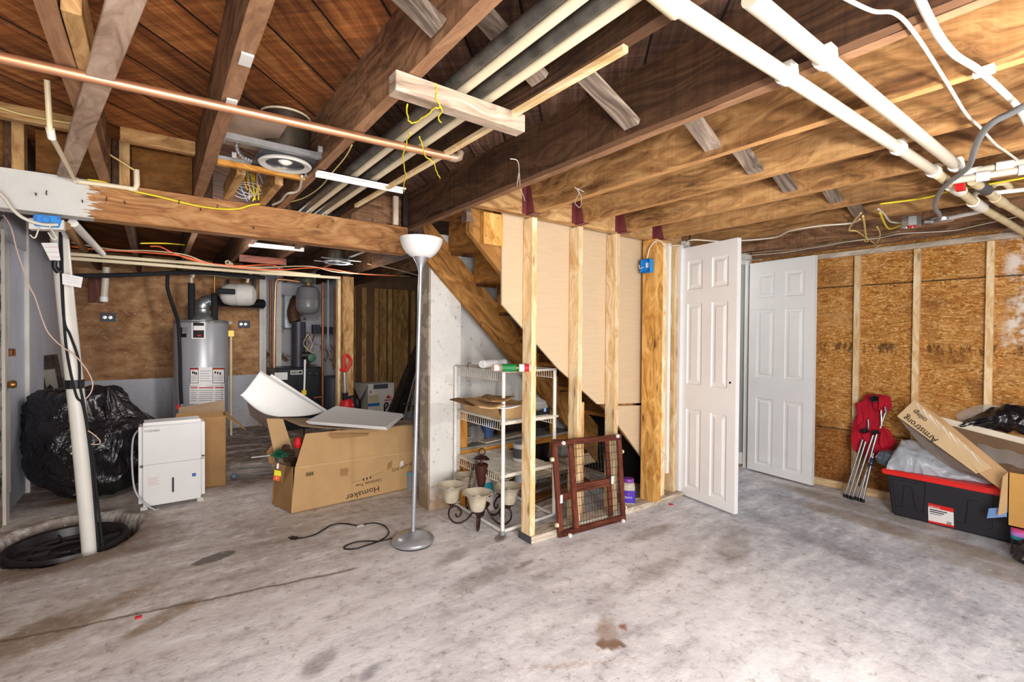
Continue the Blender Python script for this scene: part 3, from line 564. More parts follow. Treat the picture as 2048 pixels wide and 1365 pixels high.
for x, y in ((1945, 344), (2010, 331)): G().tube(ppath([(x-18, y+3), (x+18, y-3)], 1.93), .019, 12).obj('coupling', PVCD, t, smooth=True)
t = thing('cross_pipe', PZ(1970, 380, 1.93), 'yellowed plastic pipe angling down to the right edge under the stubby runs', 'pipe')
G().tube(ppath([(1945, 363), (1969, 379), (1998, 402), (2070, 446)], 1.93), .018, 12).obj('tube', PVCY, t, smooth=True)
G().tube(ppath([(1960, 372), (1974, 382)], 1.93), .0225, 12).obj('band', GREYD, t, smooth=True); G().tube(ppath([(1990, 396), (2006, 407)], 1.93), .0225, 12).obj('coupling', PVCY, t, smooth=True)
tag(G().tube(curve(ppath([(1952, 405), (1950, 390), (1958, 384), (1985, 386), (2070, 377)], 1.95)), .011, 10).obj('thin_pipe', PVCD, smooth=True), 'thin white pipe with a hooked end behind the yellowed pipe', 'pipe')
tag(G().tube(curve(ppath([(1985, 373), (1992, 368), (2005, 366), (2012, 368), (2020, 376)], 1.97)), .013, 10).obj('pipe_hook', PVCY, smooth=True), 'short hooked yellowed pipe piece at the right edge', 'pipe')
# left, behind the diagonal board
t = thing('water_pipe', PY(104, 268, 2.86), 'thin cream pipe dropping from the planks and running along the beam top', 'pipe')
G().tube([PY(94, 160, 2.2), PY(100, 262, 2.25)], .0085, 10).obj('drop', PVCY, t, smooth=True); G().tube([PY(100, 257, 2.25), PY(104, 277, 2.28)], .012, 10).obj('elbow', PVCD, t, smooth=True)
G().tube([PY(104, 274, 2.28), PY(150, 360, 2.93)], .0085, 10).obj('slope', CREAM, t, smooth=True)
G().tube([PY(148, 362, 2.93), PY(262, 377, 2.93)], .0105, 10).obj('run', CREAM, t, smooth=True); G().tube([PY(258, 377, 2.93), PY(270, 379, 2.93), PY(274, 370, 2.93), PY(273, 340, 2.93)], .0125, 10).obj('end_elbow', CREAM, t, smooth=True)
G().tube([PY(142, 355, 2.93), PY(160, 364, 2.93)], .0135, 10).obj('elbow', PVC, t, smooth=True)
# ---------------------------------------------------------------- cables overhead
def wire(name, pts, z, r, m, label, cat='cable', **k): return tag(cable(name, [PZ(x, y, z) for x, y in pts], r, m, **k), label, cat)
wire('thin_cable', [(1685, -6), (1745, 22), (1790, 27), (1830, 68), (1890, 160), (1932, 228), (1960, 255), (1990, 288), (2010, 302), (2040, 324)], 1.942, .0045, WCAB, 'thin white cable wandering across the right joists')
t = wire('house_cable', [(1836, -10), (1855, 30), (1880, 75), (1910, 110), (1950, 135), (1975, 156), (2010, 188), (2036, 216), (2060, 262)], 1.938, .0085, WCAB, 'thick white cable stapled under the joists at the top right')
G().box(PZ(1968, 145, 1.938)-V((.012, .02, .006)), PZ(1968, 145, 1.938)+V((.012, .02, .012))).obj('staple', WHITED, t)
fx = curve(ppath([(2070, 200), (2022, 226), (1987, 244), (1965, 266), (1950, 296), (1940, 328), (1924, 346), (1890, 372), (1874, 396), (1870, 415), (1880, 432), (1872, 442), (1848, 444)], 1.893), 10)
tag(G().tube(fx, [.0105 if i % 2 else .0088 for i in range(len(fx))], 8).obj('flexible_conduit', GCAB, smooth='all'), 'ribbed grey flexible conduit curling down to the round junction box', 'conduit')
wire('white_cable', [(1330, 491), (1365, 490), (1385, 480), (1450, 483), (1545, 476), (1580, 462), (1640, 452), (1700, 447), (1720, 438)], 1.935, .0055, WCAB, 'white cable strung from the door top toward the yellow loops')
YG = 'yellow cable loops'
wire('cable_loop', [(1722, 426), (1710, 440), (1698, 460), (1712, 462), (1722, 468), (1732, 476), (1734, 480)], 1.935, .005, YELD, 'yellow cable loop hanging left of the grey strip', group=None) if 0 else wire('cable_loop', [(1722, 426), (1710, 440), (1698, 460), (1712, 462), (1722, 468), (1732, 476), (1734, 480)], 1.935, .005, YELD, 'yellow cable loop with a knot hanging left of the last grey strip')
wire('cable_loop', [(1726, 432), (1729, 450), (1732, 472), (1736, 482), (1730, 483), (1733, 474)], 1.932, .0055, YELD, 'straight yellow cable tail ending in a small curl')
wire('cable_loop', [(1760, 425), (1766, 440), (1775, 456), (1785, 457), (1800, 451)], 1.935, .0055, YEL, 'yellow cable curving into the round junction box')
wire('cable_loop', [(1756, 418), (1768, 428), (1780, 443), (1800, 446)], 1.938, .0055, WCAB, 'white cable curving into the round junction box')
wire('cable_loop', [(1742, 482), (1752, 488), (1758, 478), (1760, 466), (1754, 454)], 1.935, .004, YELD, 'short brownish yellow cable hook under the joists')
wire('low_wire', [(1440, 514), (1480, 512), (1560, 506), (1640, 494), (1700, 483), (1760, 476), (1800, 468), (1900, 462), (1960, 450), (2060, 428)], 1.93, .003, WCAB, 'thin white wire along the top of the sheathed wall')
wire('low_wire', [(1480, 508), (1540, 503), (1600, 498), (1660, 488), (1730, 478), (1800, 462)], 1.937, .003, BCAB, 'thin grey wire along the door head')
wire('low_wire', [(1636, 526), (1680, 528), (1712, 519), (1758, 492)], 1.90, .0025, WCAB, 'slack white wire sagging beside the open right door')
wire('yellow_run', [(1760, 408), (1850, 396), (1905, 380), (1960, 372), (2060, 354)], 1.955, .005, YEL, 'yellow cable stretched behind the white pipes at right')
p = PZ(1822, 446, 1.915); t = thing('junction_box', p, 'open round metal junction box with red wire nuts under the right joists', 'junction box')
G().lathe([(.045, .03), (.048, -.02), (.043, -.022), (.04, .02), (0, .022)], p, (0, 0, 1), 8).obj('box', STEEL, t)
for dx, dy in ((-.012, 0), (.014, .008), (.004, -.016)): G().lathe([(.004, .014), (.009, -.012), (.006, -.02), (0, -.02)], p+V((dx, dy, -.008)), (.3, .2, 1), 8).obj('wire_nut', REDP, t)
p = PZ(1884, 441, 1.93); tag(G().lathe([(0, -.012), (.05, -.010), (.055, -.002), (.055, .012)], p, (0, 0, 1), 20).obj('ceiling_box_cover', SILVER, smooth=True), 'pale round cover plate beside the junction box', 'cover plate')
tag(G().tube(ppath([(1900, 436), (1965, 422)], 1.93), .012, 10).obj('cable_sleeve', WHITED, smooth=True), 'white sleeve on the conduit near the yellowed pipe', 'sleeve')
tag(cable('yellow_cable', [PY(x, y, 2.935) for x, y in ((175, 360), (205, 364), (235, 374), (275, 384), (320, 394), (360, 404), (400, 413), (440, 418), (475, 418), (500, 411), (520, 408))], .0052, YEL), 'bright yellow cable draped over the front of the beam', 'cable')
tag(cable('yellow_cable', [PY(x, y, 2.74) for x, y in ((-10, 212), (40, 228), (100, 240), (150, 248), (185, 254), (200, 262))], .0045, YELD), 'yellow cable along the pale nailing strip at the far left', 'cable')
tag(cable('yellow_cable', [PY(x, y, 2.9) for x, y in ((203, 255), (208, 275), (216, 305), (240, 322), (268, 340))], .0045, YELD), 'tan cable dropping beside the joist to the white elbow', 'cable')
tag(cable('thin_lamp_wire', [PZ(x, y, 1.945) for x, y in ((704, 290), (690, 315), (665, 345), (640, 375), (610, 395), (582, 404))], .0025, YELD), 'thin cream wire under the joist right of the recessed light', 'wire')
# yellow string on the hung block
for nm, pts, l in (('string', ((815, 210), (817, 240), (828, 246), (850, 232), (868, 218), (880, 214), (876, 205), (872, 190), (872, 168)), 'yellow string looped around the hung two-by-four'), ('string', ((880, 214), (884, 222), (876, 235), (882, 244)), 'curly end of yellow string under the hung two-by-four'), ('string', ((822, 266), (812, 285), (806, 310), (808, 335), (812, 350), (808, 365), (807, 384)), 'kinked yellow string hanging past the copper pipe elbow, left one'), ('string', ((838, 272), (846, 300), (850, 312), (866, 325), (874, 345), (880, 357)), 'kinked yellow string hanging past the copper pipe elbow, right one')):
    q = curve([PZ(x, y, 1.885) for x, y in pts], 4); q = [v+V((random.uniform(-.003, .003), random.uniform(-.003, .003), random.uniform(-.002, .002))) for v in q]
    tag(G().tube(q, .0022, 5).obj(nm, YEL, smooth='all'), l, 'string')
for pts, l in ((((1020, 318), (1035, 322), (1038, 345), (1034, 372), (1038, 345), (1040, 372)), 'loop of thin wire on a nail in the dark doubled joist'), (((1150, 375), (1158, 385), (1150, 405), (1160, 415), (1163, 395), (1154, 378), (1168, 384)), 'loop of pale string beside the second maroon hanger'), (((1040, 378), (1046, 390), (1050, 402)), 'short dangling string at the header by the stairs')):
    tag(cable('string_loop', [PZ(x, y, 1.93) for x, y in pts], .0018, LINK), l, 'string')
# ---------------------------------------------------------------- recessed light
c = V((.440, 2.19, 1.962)); t = thing('recessed_light', c, 'recessed can light in a metal frame between two joists', 'light fixture')
g = G().box((.208, 1.93, 2.03), (.40, 2.31, 2.032)); g.obj('insulation_plate', plain('tan_plate', '#b39a86', .6, .2, .25), t)
g = G(); g.box((.33, 2.04, 1.968), (.546, 2.35, 1.970)); g.lathe([(.112, .001), (.112, .004)], c, (0, 0, 1), 32); g.obj('mounting_plate', GREYD, t)
G().lathe([(.074, -.006), (.098, -.012), (.103, -.006), (.098, .002), (.08, .004)], c, (0, 0, 1), 40).obj('trim_ring', WHITED, t, smooth=True)
G().lathe([(.08, .002), (.076, .05), (.066, .1), (.03, .12), (0, .12)], c, (0, 0, 1), 40).obj('reflector', CHROME, t, smooth=True)
b = G().ball(c+V((0, 0, .028)), .036, 16, 10).obj('bulb', BULB, t, smooth='all')
g = G().lathe([(.094, .004), (.094, .19), (0, .19)], c, (0, 0, 1), 40); g.obj('can', CAN, t, smooth=True)
G().tube([c+V((.094*math.cos(a), .094*math.sin(a), .192)) for a in [i*math.pi/12 for i in range(10, 26)]], .005, 6).obj('can_rim', CREAM, t)
for y, z in ((2.05, 1.966), (2.335, 1.966)):
    b = G().box((.206, y-.013, z-.004), (.546, y+.013, z)).box((.206, y-.013, z), (.546, y-.010, z+.018)).obj('hanger_bar', STEEL, t)
    G().box((.205, y-.02, z-.012), (.2085, y+.02, z+.05)).obj('bar_foot', STEEL, b)
cv = curve([c+V(q) for q in ((-.10, -.06, .1), (-.155, -.03, .09), (-.175, .03, .05), (-.15, .08, .02), (-.11, .09, .01))], 8)
G().tube(cv, [.0085 if i % 2 else .0068 for i in range(len(cv))], 8).obj('armoured_cable', STEEL, t)
G().box(PZ(560, 338, 1.962)-V((.02, .006, .002)), PZ(560, 338, 1.962)+V((.02, .006, .001))).obj('rating_label', YELD, t)
for k, (x, y) in enumerate(((640, 300), (612, 350), (468, 312))): G().box(PZ(x, y, 1.96)-V((.008, .008, .01)), PZ(x, y, 1.96)+V((.008, .008, .012))).obj('clip', STEEL, t)
wire('fixture_cable', [(604, 352), (600, 375), (592, 384), (574, 388), (562, 402), (545, 410)], 1.945, .006, WCAB, 'white cable leaving the recessed light toward the beam')
# wire bundle on the beam
cols = [YEL, YEL, WCAB, BLK, WCAB, YEL, BLK, ORG, REDP, WCAB, BLUEP]
for i in range(14):
    x0 = 484+random.uniform(0, 42); p = PY(x0-8, 345+random.uniform(-4, 6), 2.9); q = PY(x0+random.uniform(-12, 12), 402+random.uniform(-10, 2), 2.88)
    tag(cable('bundle_wire', [p, (p+q)/2+V((random.uniform(-.02, .02), -.02, 0)), q], .004, cols[i % len(cols)]), 'loose wire in the tangle on the beam below the recessed light', 'wire', 'tangled wires on the beam')
for i in range(3):
    pc = PY(484+i*9, 385-i*4, 2.86); tag(G().tube([pc+V((math.cos(a)*.045*(1+.2*i), random.uniform(-.004, .004), math.sin(a)*.03)) for a in [k*math.pi/8 for k in range(16)]], .0022, 5, closed=True).obj('wire_coil', LINK, smooth='all'), 'thin white wire coil hanging from the tangle on the beam', 'wire', 'coils on the beam')
# ---------------------------------------------------------------- stair wall framing
SG = 'studs of the stair wall'
ZP = .042
t = thing('sill_plate', (1.82, 2.25, 0), 'grey weathered sill plate on the floor under the stair wall studs', 'sill plate')
board('plate', (1.80, 2.262, .021), (3.27, 2.216, .021), .115, .041, SILLW, t, warp=.002); G().hexa([(1.792, 2.203, .0), (1.797, 2.203, 0), (1.797, 2.325, 0), (1.792, 2.325, 0), (1.792, 2.203, .043), (1.797, 2.203, .043), (1.797, 2.325, .043), (1.792, 2.325, .043)]).obj('steel_strap', GREYD, t)
for x, l in ((1.795, 'pale new stud nearest the wire shelf'), (2.180, 'pale new stud behind the left half of the pet gate'), (2.533, 'pale new stud behind the right edge of the pet gate')):
    tag(board('stud', (x+.019, 2.257, ZP), (x+.019, 2.257, ZJ-.001), .038, .088, STUD, up=(0, 1, 0)), l, 'stud', SG)
tag(board('short_stud', (2.268, 2.292, ZP), (2.268, 2.292, .80), .088, .02, STUDO, up=(0, 1, 0)), 'short orange stud cut off under the stairs', 'stud')
tag(board('post', (2.930, 2.207, ZP), (2.930, 2.207, ZJ-.002), .086, .115, POSTW, up=(0, 1, 0), warp=.0015), 'thick golden post with knots beside the stair wall', 'post')
tag(board('door_stud', (3.045, 2.25, ZP), (3.045, 2.25, ZJ), .1, .09, STUD, up=(0, 1, 0)), 'wide pale trimmer stud just right of the thick post', 'stud')
tag(board('door_stud', (3.222, 2.25, ZP), (3.222, 2.25, ZJ), .04, .09, STUD, up=(0, 1, 0)), 'pale stud against the white door jamb', 'stud')
tag(G().box((3.12, 2.206, .2), (3.15, 2.29, ZJ)).obj('edge_strip', PAPERW), 'white drywall edge between the two door studs', 'strip')
tag(G().box((3.265, 2.20, 0), (3.298, 2.33, 1.965)).obj('door_jamb', WHITE), 'white door jamb the left leaf is hung on', 'door jamb')
p = PX(1322, 960, 2.985); g = G().box((2.978, 2.165, .045), (2.992, 2.195, .30)).mat(1).box((2.9775, 2.164, .20), (2.9925, 2.196, .26)); tag(g.obj('red_level', [REDP, YEL]), 'red and yellow level standing behind the thick post', 'level')
p = PX(1285, 534, 2.884); t = thing('outlet_box', p, 'blue plastic outlet box nailed to the thick post', 'outlet box')
G().box((2.862, 2.17, p.z-.05), (2.886, 2.25, p.z+.045)).box((2.84, 2.172, p.z-.05), (2.864, 2.176, p.z+.045)).box((2.84, 2.244, p.z-.05), (2.864, 2.248, p.z+.045)).box((2.84, 2.172, p.z+.041), (2.864, 2.248, p.z+.045)).box((2.84, 2.172, p.z-.05), (2.864, 2.248, p.z-.046)).obj('box', BLUE, t, bevel=.002)
G().box((2.858, 2.19, p.z-.015), (2.862, 2.215, p.z+.02)).obj('rating_label', LABW, t); cable('wire_tail', [V((2.84, 2.22, p.z-.01)), V((2.82, 2.24, p.z-.02)), V((2.81, 2.235, p.z)), V((2.82, 2.25, p.z+.005))], .003, WCAB, t)
tag(cable('outlet_cable', [V((2.852, 2.2, p.z+.045)), V((2.86, 2.185, p.z+.12)), V((2.885, 2.16, p.z+.17)), V((2.93, 2.142, p.z+.175)), V((2.985, 2.14, p.z+.13))], .0055, WCAB), 'white cable arching over the thick post to the blue box', 'cable')
tag(cable('string_tail', [PX(1322, 902, 2.99), PX(1328, 908, 2.99), PX(1332, 912, 2.99), PX(1333, 920, 2.99)], .003, WCAB), 'short white string tail low on the wide stud', 'string')
# ---------------------------------------------------------------- stairs
t = thing('staircase', (2.4, 2.65, 0), 'open-backed wooden stairs seen from below behind the drywall', 'stairs')
low = lambda x: 1.748-.965*(x-1.51)
def stringer(x0, x1, y, h, m):
    pl = [(x0, y, low(x0)), (x1, y, max(.0, low(x1))), (x1, y, max(.02, low(x1)+h)), (x0, y, min(2.12, low(x0)+h))]
    Mx = Matrix.Translation((x0, y, low(x0))) @ Matrix.Rotation(math.atan(.965), 4, 'Y')
    G().prism(pl, (0, .038, 0)).obj('stringer', m, t, M=Mx)
stringer(1.42, 3.215, 3.0, .33, STAIRW); stringer(1.424, 3.215, 2.322, .30, STAIRW)
for i in range(-1, 7):
    z = 1.835-.209*i; x0 = 1.67+.211*i
    board('tread', (x0+.12, 2.362, z+.014), (x0+.12, 2.999, z+.014), .24, .028, STAIRW, t)
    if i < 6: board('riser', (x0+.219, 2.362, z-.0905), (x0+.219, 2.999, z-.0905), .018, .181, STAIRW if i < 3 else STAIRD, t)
g = G()
for i in range(6): z = 1.835-.209*i; x = 1.69+.211*i; g.bar((x, 2.99, z-.012), (x+.17, 2.99, z-.012), .018, .022)
g.obj('cleats', STAIRD, t)
p, q = PY(964, 488, 2.3), PY(1003, 421, 2.3); t2 = thing('end_block', (p.x, 2.3, p.z), 'nail-studded wood block at the head of the stairs beside the drywall', 'wood block')
board('block', ((p.x+q.x)/2, 2.3, p.z), ((p.x+q.x)/2, 2.3, ZJ-.002), q.x-p.x, .036, POSTW, t2, up=(0, 1, 0))
for x, y in ((971, 432), (995, 437), (972, 473), (994, 477)): c = PY(x, y, 2.281); G().lathe([(0, .002), (.004, .001), (.004, 0)], c, (0, -1, 0), 8).obj('nail_head', CHROME, t2)
for x, y, l in ((940, 430, 'shiny steel angle bracket at the head of the stairs'), (843, 458, 'shiny steel angle bracket behind the lamp shade')):
    c = PY(x, y, 2.30 if x > 900 else 2.94); tag(G().prism([c+V((-.02, 0, -.04)), c+V((.03, 0, -.04)), c+V((0, 0, .045)), c+V((-.02, 0, .045))], (0, .003, 0)).prism([c+V((-.02, 0, -.04)), c+V((-.02, .05, -.04)), c+V((-.02, .05, .0)), c+V((-.02, 0, .045))], (-.003, 0, 0)).obj('angle_bracket', CHROME), l, 'bracket')
# bench shelf under the stairs
t = thing('under_stair_bench', (2.2, 3.2, 0), 'rough orange wood bench with one shelf under the stairs', 'bench')
board('upright', (1.845, 3.09, 0), (1.845, 3.09, .66), .07, .035, ORANGEW, t, up=(0, 1, 0)); board('upright', (2.75, 3.09, 0), (2.75, 3.09, .62), .05, .035, ORANGEW, t, up=(0, 1, 0)); board('upright', (2.34, 3.3, 0), (2.34, 3.3, .66), .05, .035, STAIRD, t, up=(0, 1, 0))
board('front_rail', (1.81, 3.085, .36), (2.95, 3.085, .36), .03, .05, ORANGEW, t); board('shelf', (1.80, 3.2, .395), (2.95, 3.2, .395), .28, .018, plain('dusty_grey_board', '#8d8882', .85, var=.15), t)
board('bottom_shelf', (1.80, 3.2, .05), (2.95, 3.2, .05), .28, .02, SILLW, t)
# leaning boards under the stairs, seen through the gate
tag(board('leaning_board', (2.46, 2.8, .32), (2.95, 2.62, .02), .06, .05, GREYW), 'dark grey board slanting to the floor behind the pet gate', 'board')
tag(board('floor_board', (2.45, 3.0, .14), (3.25, 3.05, .14), .03, .1, DRYW), 'tan offcut board standing on edge behind the pet gate', 'board')
for i in range(3): tag(board('loose_board', (2.15+.03*i, 2.62+.1*i, .012+.022*i), (2.95, 2.75+.1*i, .012+.022*i), .09, .02, [SILLW, STAIRD, GREYW][i]), ['grey loose board lying flat under the stairs', 'brown loose board lying under the stairs', 'weathered loose board on top under the stairs'][i], 'board', 'boards on the floor under the stairs')
# ---------------------------------------------------------------- right wall framing
for y, l in ((1.43, 'wall stud behind the folded red chair'), (1.055, 'wall stud in the middle of the sheathed wall'), (.668, 'wall stud ending in the white-smeared sheathing')):
    tag(board('wall_stud', (4.519, y, .06), (4.519, y, 1.905), .038, .04, STUD, up=(1, 0, 0)), 'pale '+l, 'stud', 'studs of the sheathed wall')
tag(board('top_plate', (4.52, -1.1, 1.927), (4.52, 2.2, 1.927), .038, .04, SILLW), 'pale top plate along the sheathed wall', 'plate')
tag(board('bottom_plate', (4.52, -1.1, .03), (4.52, 2.2, .03), .038, .058, STUD), 'pale bottom plate along the foot of the sheathed wall', 'plate')
# ---------------------------------------------------------------- back room timber
tag(board('back_post', (1.91, 5.98, 0), (1.91, 5.98, 1.949), .13, .09, STUDO, up=(0, 1, 0)), 'knotty double stud post in front of the boiler', 'post')
tag(board('back_post', (1.815, 6.03, 0), (1.815, 6.03, 1.949), .035, .09, STUD, up=(0, 1, 0)), 'narrow pale stud on the boiler side of the knotty post', 'post')
xs = [2.36, 2.54, 2.73, 2.835, 2.95, 3.035, 3.13, 3.22, 3.34]
cl = ['farthest left, beside the knotty post', 'second from the knotty post', 'lit, left of the centre pair', 'thin dark, in the centre pair', 'right of the centre pair', 'pale, above the picture box', 'just left of the leaning black boards', 'second from the column', 'closest to the column']
for i, x in enumerate(xs): tag(board('closet_stud', (x, 7.17, 0), (x, 7.17, 1.949), .07+.04*(i % 3 == 0), .04, STUDD, up=(0, 1, 0)), 'dim closet stud '+cl[i], 'stud', 'studs of the dark closet')
# ---------------------------------------------------------------- left side
def crumple(c, prof, n=72, amp=.035, seed=0., pleat=0., fy=1., crease=0., rows=44):
    """a bag-like closed surface: prof = [(radius, height)]"""
    def fn(u, v):
        a = u*2*math.pi; x = v*(len(prof)-1); i = min(int(x), len(prof)-2); k = x-i; k = k*k*(3-2*k)
        r = prof[i][0]*(1-k)+prof[i+1][0]*k; h = prof[i][1]*(1-k)+prof[i+1][1]*k; sh = (prof[i][2]*(1-k)+prof[i+1][2]*k) if len(prof[0]) > 2 else 0.
        d = V((math.cos(a), math.sin(a), h*2.5))
        w = mnoise.noise(d*1.6+V((seed, 0, 0)))*1.0+abs(mnoise.noise(d*2.4+V((0, seed, 0))))*-1.2+(crease*(1-abs(mnoise.noise(V((d.x*3.5+d.z*2.2, d.y*3.5-d.z*1.6, seed))))*2.5) if crease else mnoise.noise(d*7+V((0, 0, seed)))*.28)
        r2 = r+amp*w*min(1, r/.12)+pleat*math.sin(a*11+h*6)*r
        return V(c)+_r0*sh+V((math.cos(a)*r2, math.sin(a)*r2*fy, max(.002, h+amp*.5*mnoise.noise(d*2.3+V((seed, seed, 0)))*(1 if h > .05 else 0))))
    return G().grid(fn, n, rows)
def crumple_obj(name, c, prof, m, parent=None, **k):
    g = crumple(c, prof, **k); return g.obj(name, m, parent, origin=c, smooth='all')
bc = V((-.37, 4.93, 0))
t = tag(crumple_obj('trash_bag', bc, [(0, .003, .03), (.18, .003, .03), (.27, .04, .02), (.36, .13, .0), (.395, .26, -.02), (.39, .4, -.02), (.385, .5, -.03), (.33, .6, -.09), (.30, .68, -.12), (.28, .76, -.14), (.22, .80, -.14), (.1, .79, -.13), (0, .78, -.13)], BAG, amp=.05, seed=3.1, crease=.5, n=110, rows=80, fy=.85), 'big full black trash bag on the floor by the left wall', 'trash bag')
crumple_obj('bag_ear', bc+_r0*.10+V((0, -.02, .58)), [(.13, 0), (.09, .08), (.06, .15), (.025, .22), (0, .23)], BAG, t, amp=.03, seed=8.)
crumple_obj('bag_ear', bc-_r0*.36+V((0, 0, .66)), [(.10, 0), (.07, .07), (.03, .14), (0, .17)], BAG, t, amp=.03, seed=5.)
cable('bag_tie', [PY(x, y, 4.53) for x, y in ((140, 908), (150, 903), (160, 900), (148, 897), (145, 904), (143, 910))], .004, WCAB, t)
# sump
t = thing('sump_cover', PIT+V((0, 0, -.06)), 'ribbed black plastic sump lid in its dirt pit', 'sump lid'); lc = PIT+V((0.0, 0.0, -.075))
el = lambda a, h: 1+.08*abs(math.sin(a))
G().lathe([(.0, 0), (.245, 0), (.262, .05), (.285, .055), (.295, .03), (.285, .02)], lc, (0, 0, 1), 48).obj('pan', plain('lid_black', '#2e292b', .35, var=.3), t, smooth=True)
g = G()
for i in range(8):
    a = i*math.pi/4+.3; g.bar(lc+V((math.cos(a)*.085, math.sin(a)*.085, .012)), lc+V((math.cos(a)*.255, math.sin(a)*.255, .012)), .012, .024)
for r in (.085, .17): g.tube([lc+V((math.cos(a)*r, math.sin(a)*r, .012)) for a in [k*math.pi/16 for k in range(32)]], .009, 6, closed=True)
g.obj('ribs', plain('rib_black', '#3a3536', .4, var=.3), t); G().lathe([(0, .012), (.04, .012), (.045, 0)], lc+V((.1, .12, 0)), (0, 0, 1), 16).obj('cap', GREYD, t)
pts = curve([PY(x, y, 3.67) for x, y in ((181, 1100), (172, 1000), (158, 850), (144, 720), (131, 600), (117, 452))], 5); pts[0].z = -.07
t = thing('sump_pipe', pts[0], 'leaning white sump discharge pipe with black cord taped to it', 'pipe')
G().tube(pts, .040, 16).obj('tube', PVCS, t, smooth=True)
q = pts[int(len(pts)*.52)]; G().tube([q-V((0, 0, .02)), q+V((.0, 0, .03))], .0425, 16).obj('black_tape', BLK, t)
for dx, sd in ((-.015, 1), (.05, 2)):
    cp = [PY(x+dx*0, y, 3.62) for x, y in (((122, 470), (124, 520), (126, 600), (133, 700), (152, 790), (166, 812), (180, 900), (190, 1010), (197, 1090)) if sd == 1 else ((120, 465), (122, 540), (128, 640), (140, 670), (157, 720), (160, 770), (168, 812), (184, 900), (193, 980), (206, 1088)))]
    cp[-1].z = min(cp[-1].z, -.02); cable('pump_cord', cp, .0065, RUB, t)
tag(cable('loose_wire', [PY(x, y, 3.6) for x, y in ((6, 430), (22, 455), (35, 505), (58, 570), (70, 595), (85, 640), (98, 668), (122, 692), (150, 712), (172, 738), (185, 765), (182, 785), (172, 798))], .0035, PINKW), 'thin pinkish wire looping past the white sump pipe', 'wire')
tag(cable('wire_end', [PY(x, y, 3.6) for x, y in ((176, 862), (188, 870), (200, 882), (197, 889), (182, 889))], .003, PINKW), 'short white wire tail beside the sump pipe against the black bag', 'wire')
a, b = PY(124, 549, 3.55), PY(162, 560, 3.55); t = thing('pipe_tag', a, 'white paper tag sticking out from the sump pipe', 'tag')
G().prism([PY(124, 547, 3.55), PY(166, 555, 3.55), PY(162, 576, 3.55), PY(125, 569, 3.55)], (0, .002, 0)).obj('card', LABW, t)
for k in range(3): G().bar(PY(130, 553+5*k, 3.548), PY(158, 559+5*k, 3.548), .0005, .003, (0, -1, 0)).obj('print_line', GREY, t)
a = PY(82, 486, 3.5); t = thing('warning_tag', a, 'white and red striped warning label hanging under the painted beam end', 'tag')
G().prism([PY(82, 486, 3.5), PY(115, 486, 3.5), PY(121, 521, 3.5), PY(100, 521, 3.5)], (0, .003, 0)).obj('card', LABW, t)
for k in (0, 1, 2): G().bar(PY(87+5*k, 495+10*k, 3.498), PY(117+1.5*k, 495+10*k, 3.498), .0005, .006, (0, -1, 0)).obj('red_stripe', ORG, t)
tag(cable('tag_valve', [PY(110, 522, 3.5), PY(110, 535, 3.5), PY(118, 545, 3.5)], .014, BLKM), 'small dark plug end below the striped warning label', 'plug')
# outlet box under the beam
o = PY(95, 444, 2.94); t = thing('outlet_box', o, 'blue plastic outlet box in a white carton under the painted beam end', 'outlet box')
g = G().prism([PY(x, y, 2.92) for x, y in ((57, 436), (128, 440), (128, 460), (57, 458))], (0, .05, 0)); g.obj('white_carton', WHITED, t, bevel=.002)
G().prism([PY(x, y, 2.915) for x, y in ((68, 428), (114, 432), (124, 440), (118, 456), (68, 452))], (0, .06, 0)).obj('box', BLUE, t, bevel=.003)
G().lathe([(.012, .004), (.016, .004), (.016, 0)], PY(92, 440, 2.915), (0, -1, 0), 16).obj('knockout', BLUEP, t)
for x in (70, 118): G().box(PY(x, 436, 2.913)-V((.006, .002, .008)), PY(x, 436, 2.913)+V((.006, .002, .008))).obj('nail_tab', BLUEP, t)
tag(cable('white_cable', [PY(x, y, 2.9) for x, y in ((-10, 380), (8, 395), (22, 415), (40, 432), (62, 443), (85, 449), (108, 450), (116, 449))], .0075, WCAB), 'white cable sweeping from the left edge to the blue outlet box', 'cable')
for pts, l in (((60, 470), (70, 476), (78, 455)), 'white wire leg under the blue outlet box, left one'), (((98, 450), (108, 468), (113, 476), (106, 479), (96, 465)), 'white wire loop under the blue outlet box, right one'):
    tag(cable('wire_tail', [PY(x, y, 2.9) for x, y in pts], .003, WCAB), l, 'wire')
# things against the left wall, behind the bag
def panel_on(px, X, th, name, m, parent=None): return G().prism([PX(x, y, X) for x, y in px], (th, 0, 0)).obj(name, m, parent)
t = thing('cabinet_door', PX(95, 790, -.70), 'dark wooden frame with grey panel leaning behind the black bag', 'cabinet door')
P4 = [PY(x, y, 5.9) for x, y in ((70, 714), (115, 709), (134, 806), (88, 812))]; nrm = (P4[1]-P4[0]).cross(P4[3]-P4[0]).normalized()*-.02
def lerp(a, b, k): return a+(b-a)*k
def quad_pt(P, u, v): return lerp(lerp(P[0], P[1], u), lerp(P[3], P[2], u), v)
g = G()
for (u0, v0, u1, v1) in ((0, 0, .24, 1), (.8, 0, 1, 1), (.24, 0, .8, .28)): g.prism([quad_pt(P4, u0, v0), quad_pt(P4, u1, v0), quad_pt(P4, u1, v1), quad_pt(P4, u0, v1)], nrm)
g.obj('frame', BLACKW, t, bevel=.002); G().prism([quad_pt(P4, .24, .28), quad_pt(P4, .8, .28), quad_pt(P4, .8, 1), quad_pt(P4, .24, 1)], nrm*.3).obj('panel', plain('faded_panel', '#7d776e', .7), t)
tag(G().prism([PY(x, y, 6.0) for x, y in ((113, 760), (142, 750), (146, 815), (118, 815))], (0, .02, 0)).obj('dark_board', GREYD), 'dark grey board leaning between the wooden frame and the sump pipe', 'board')
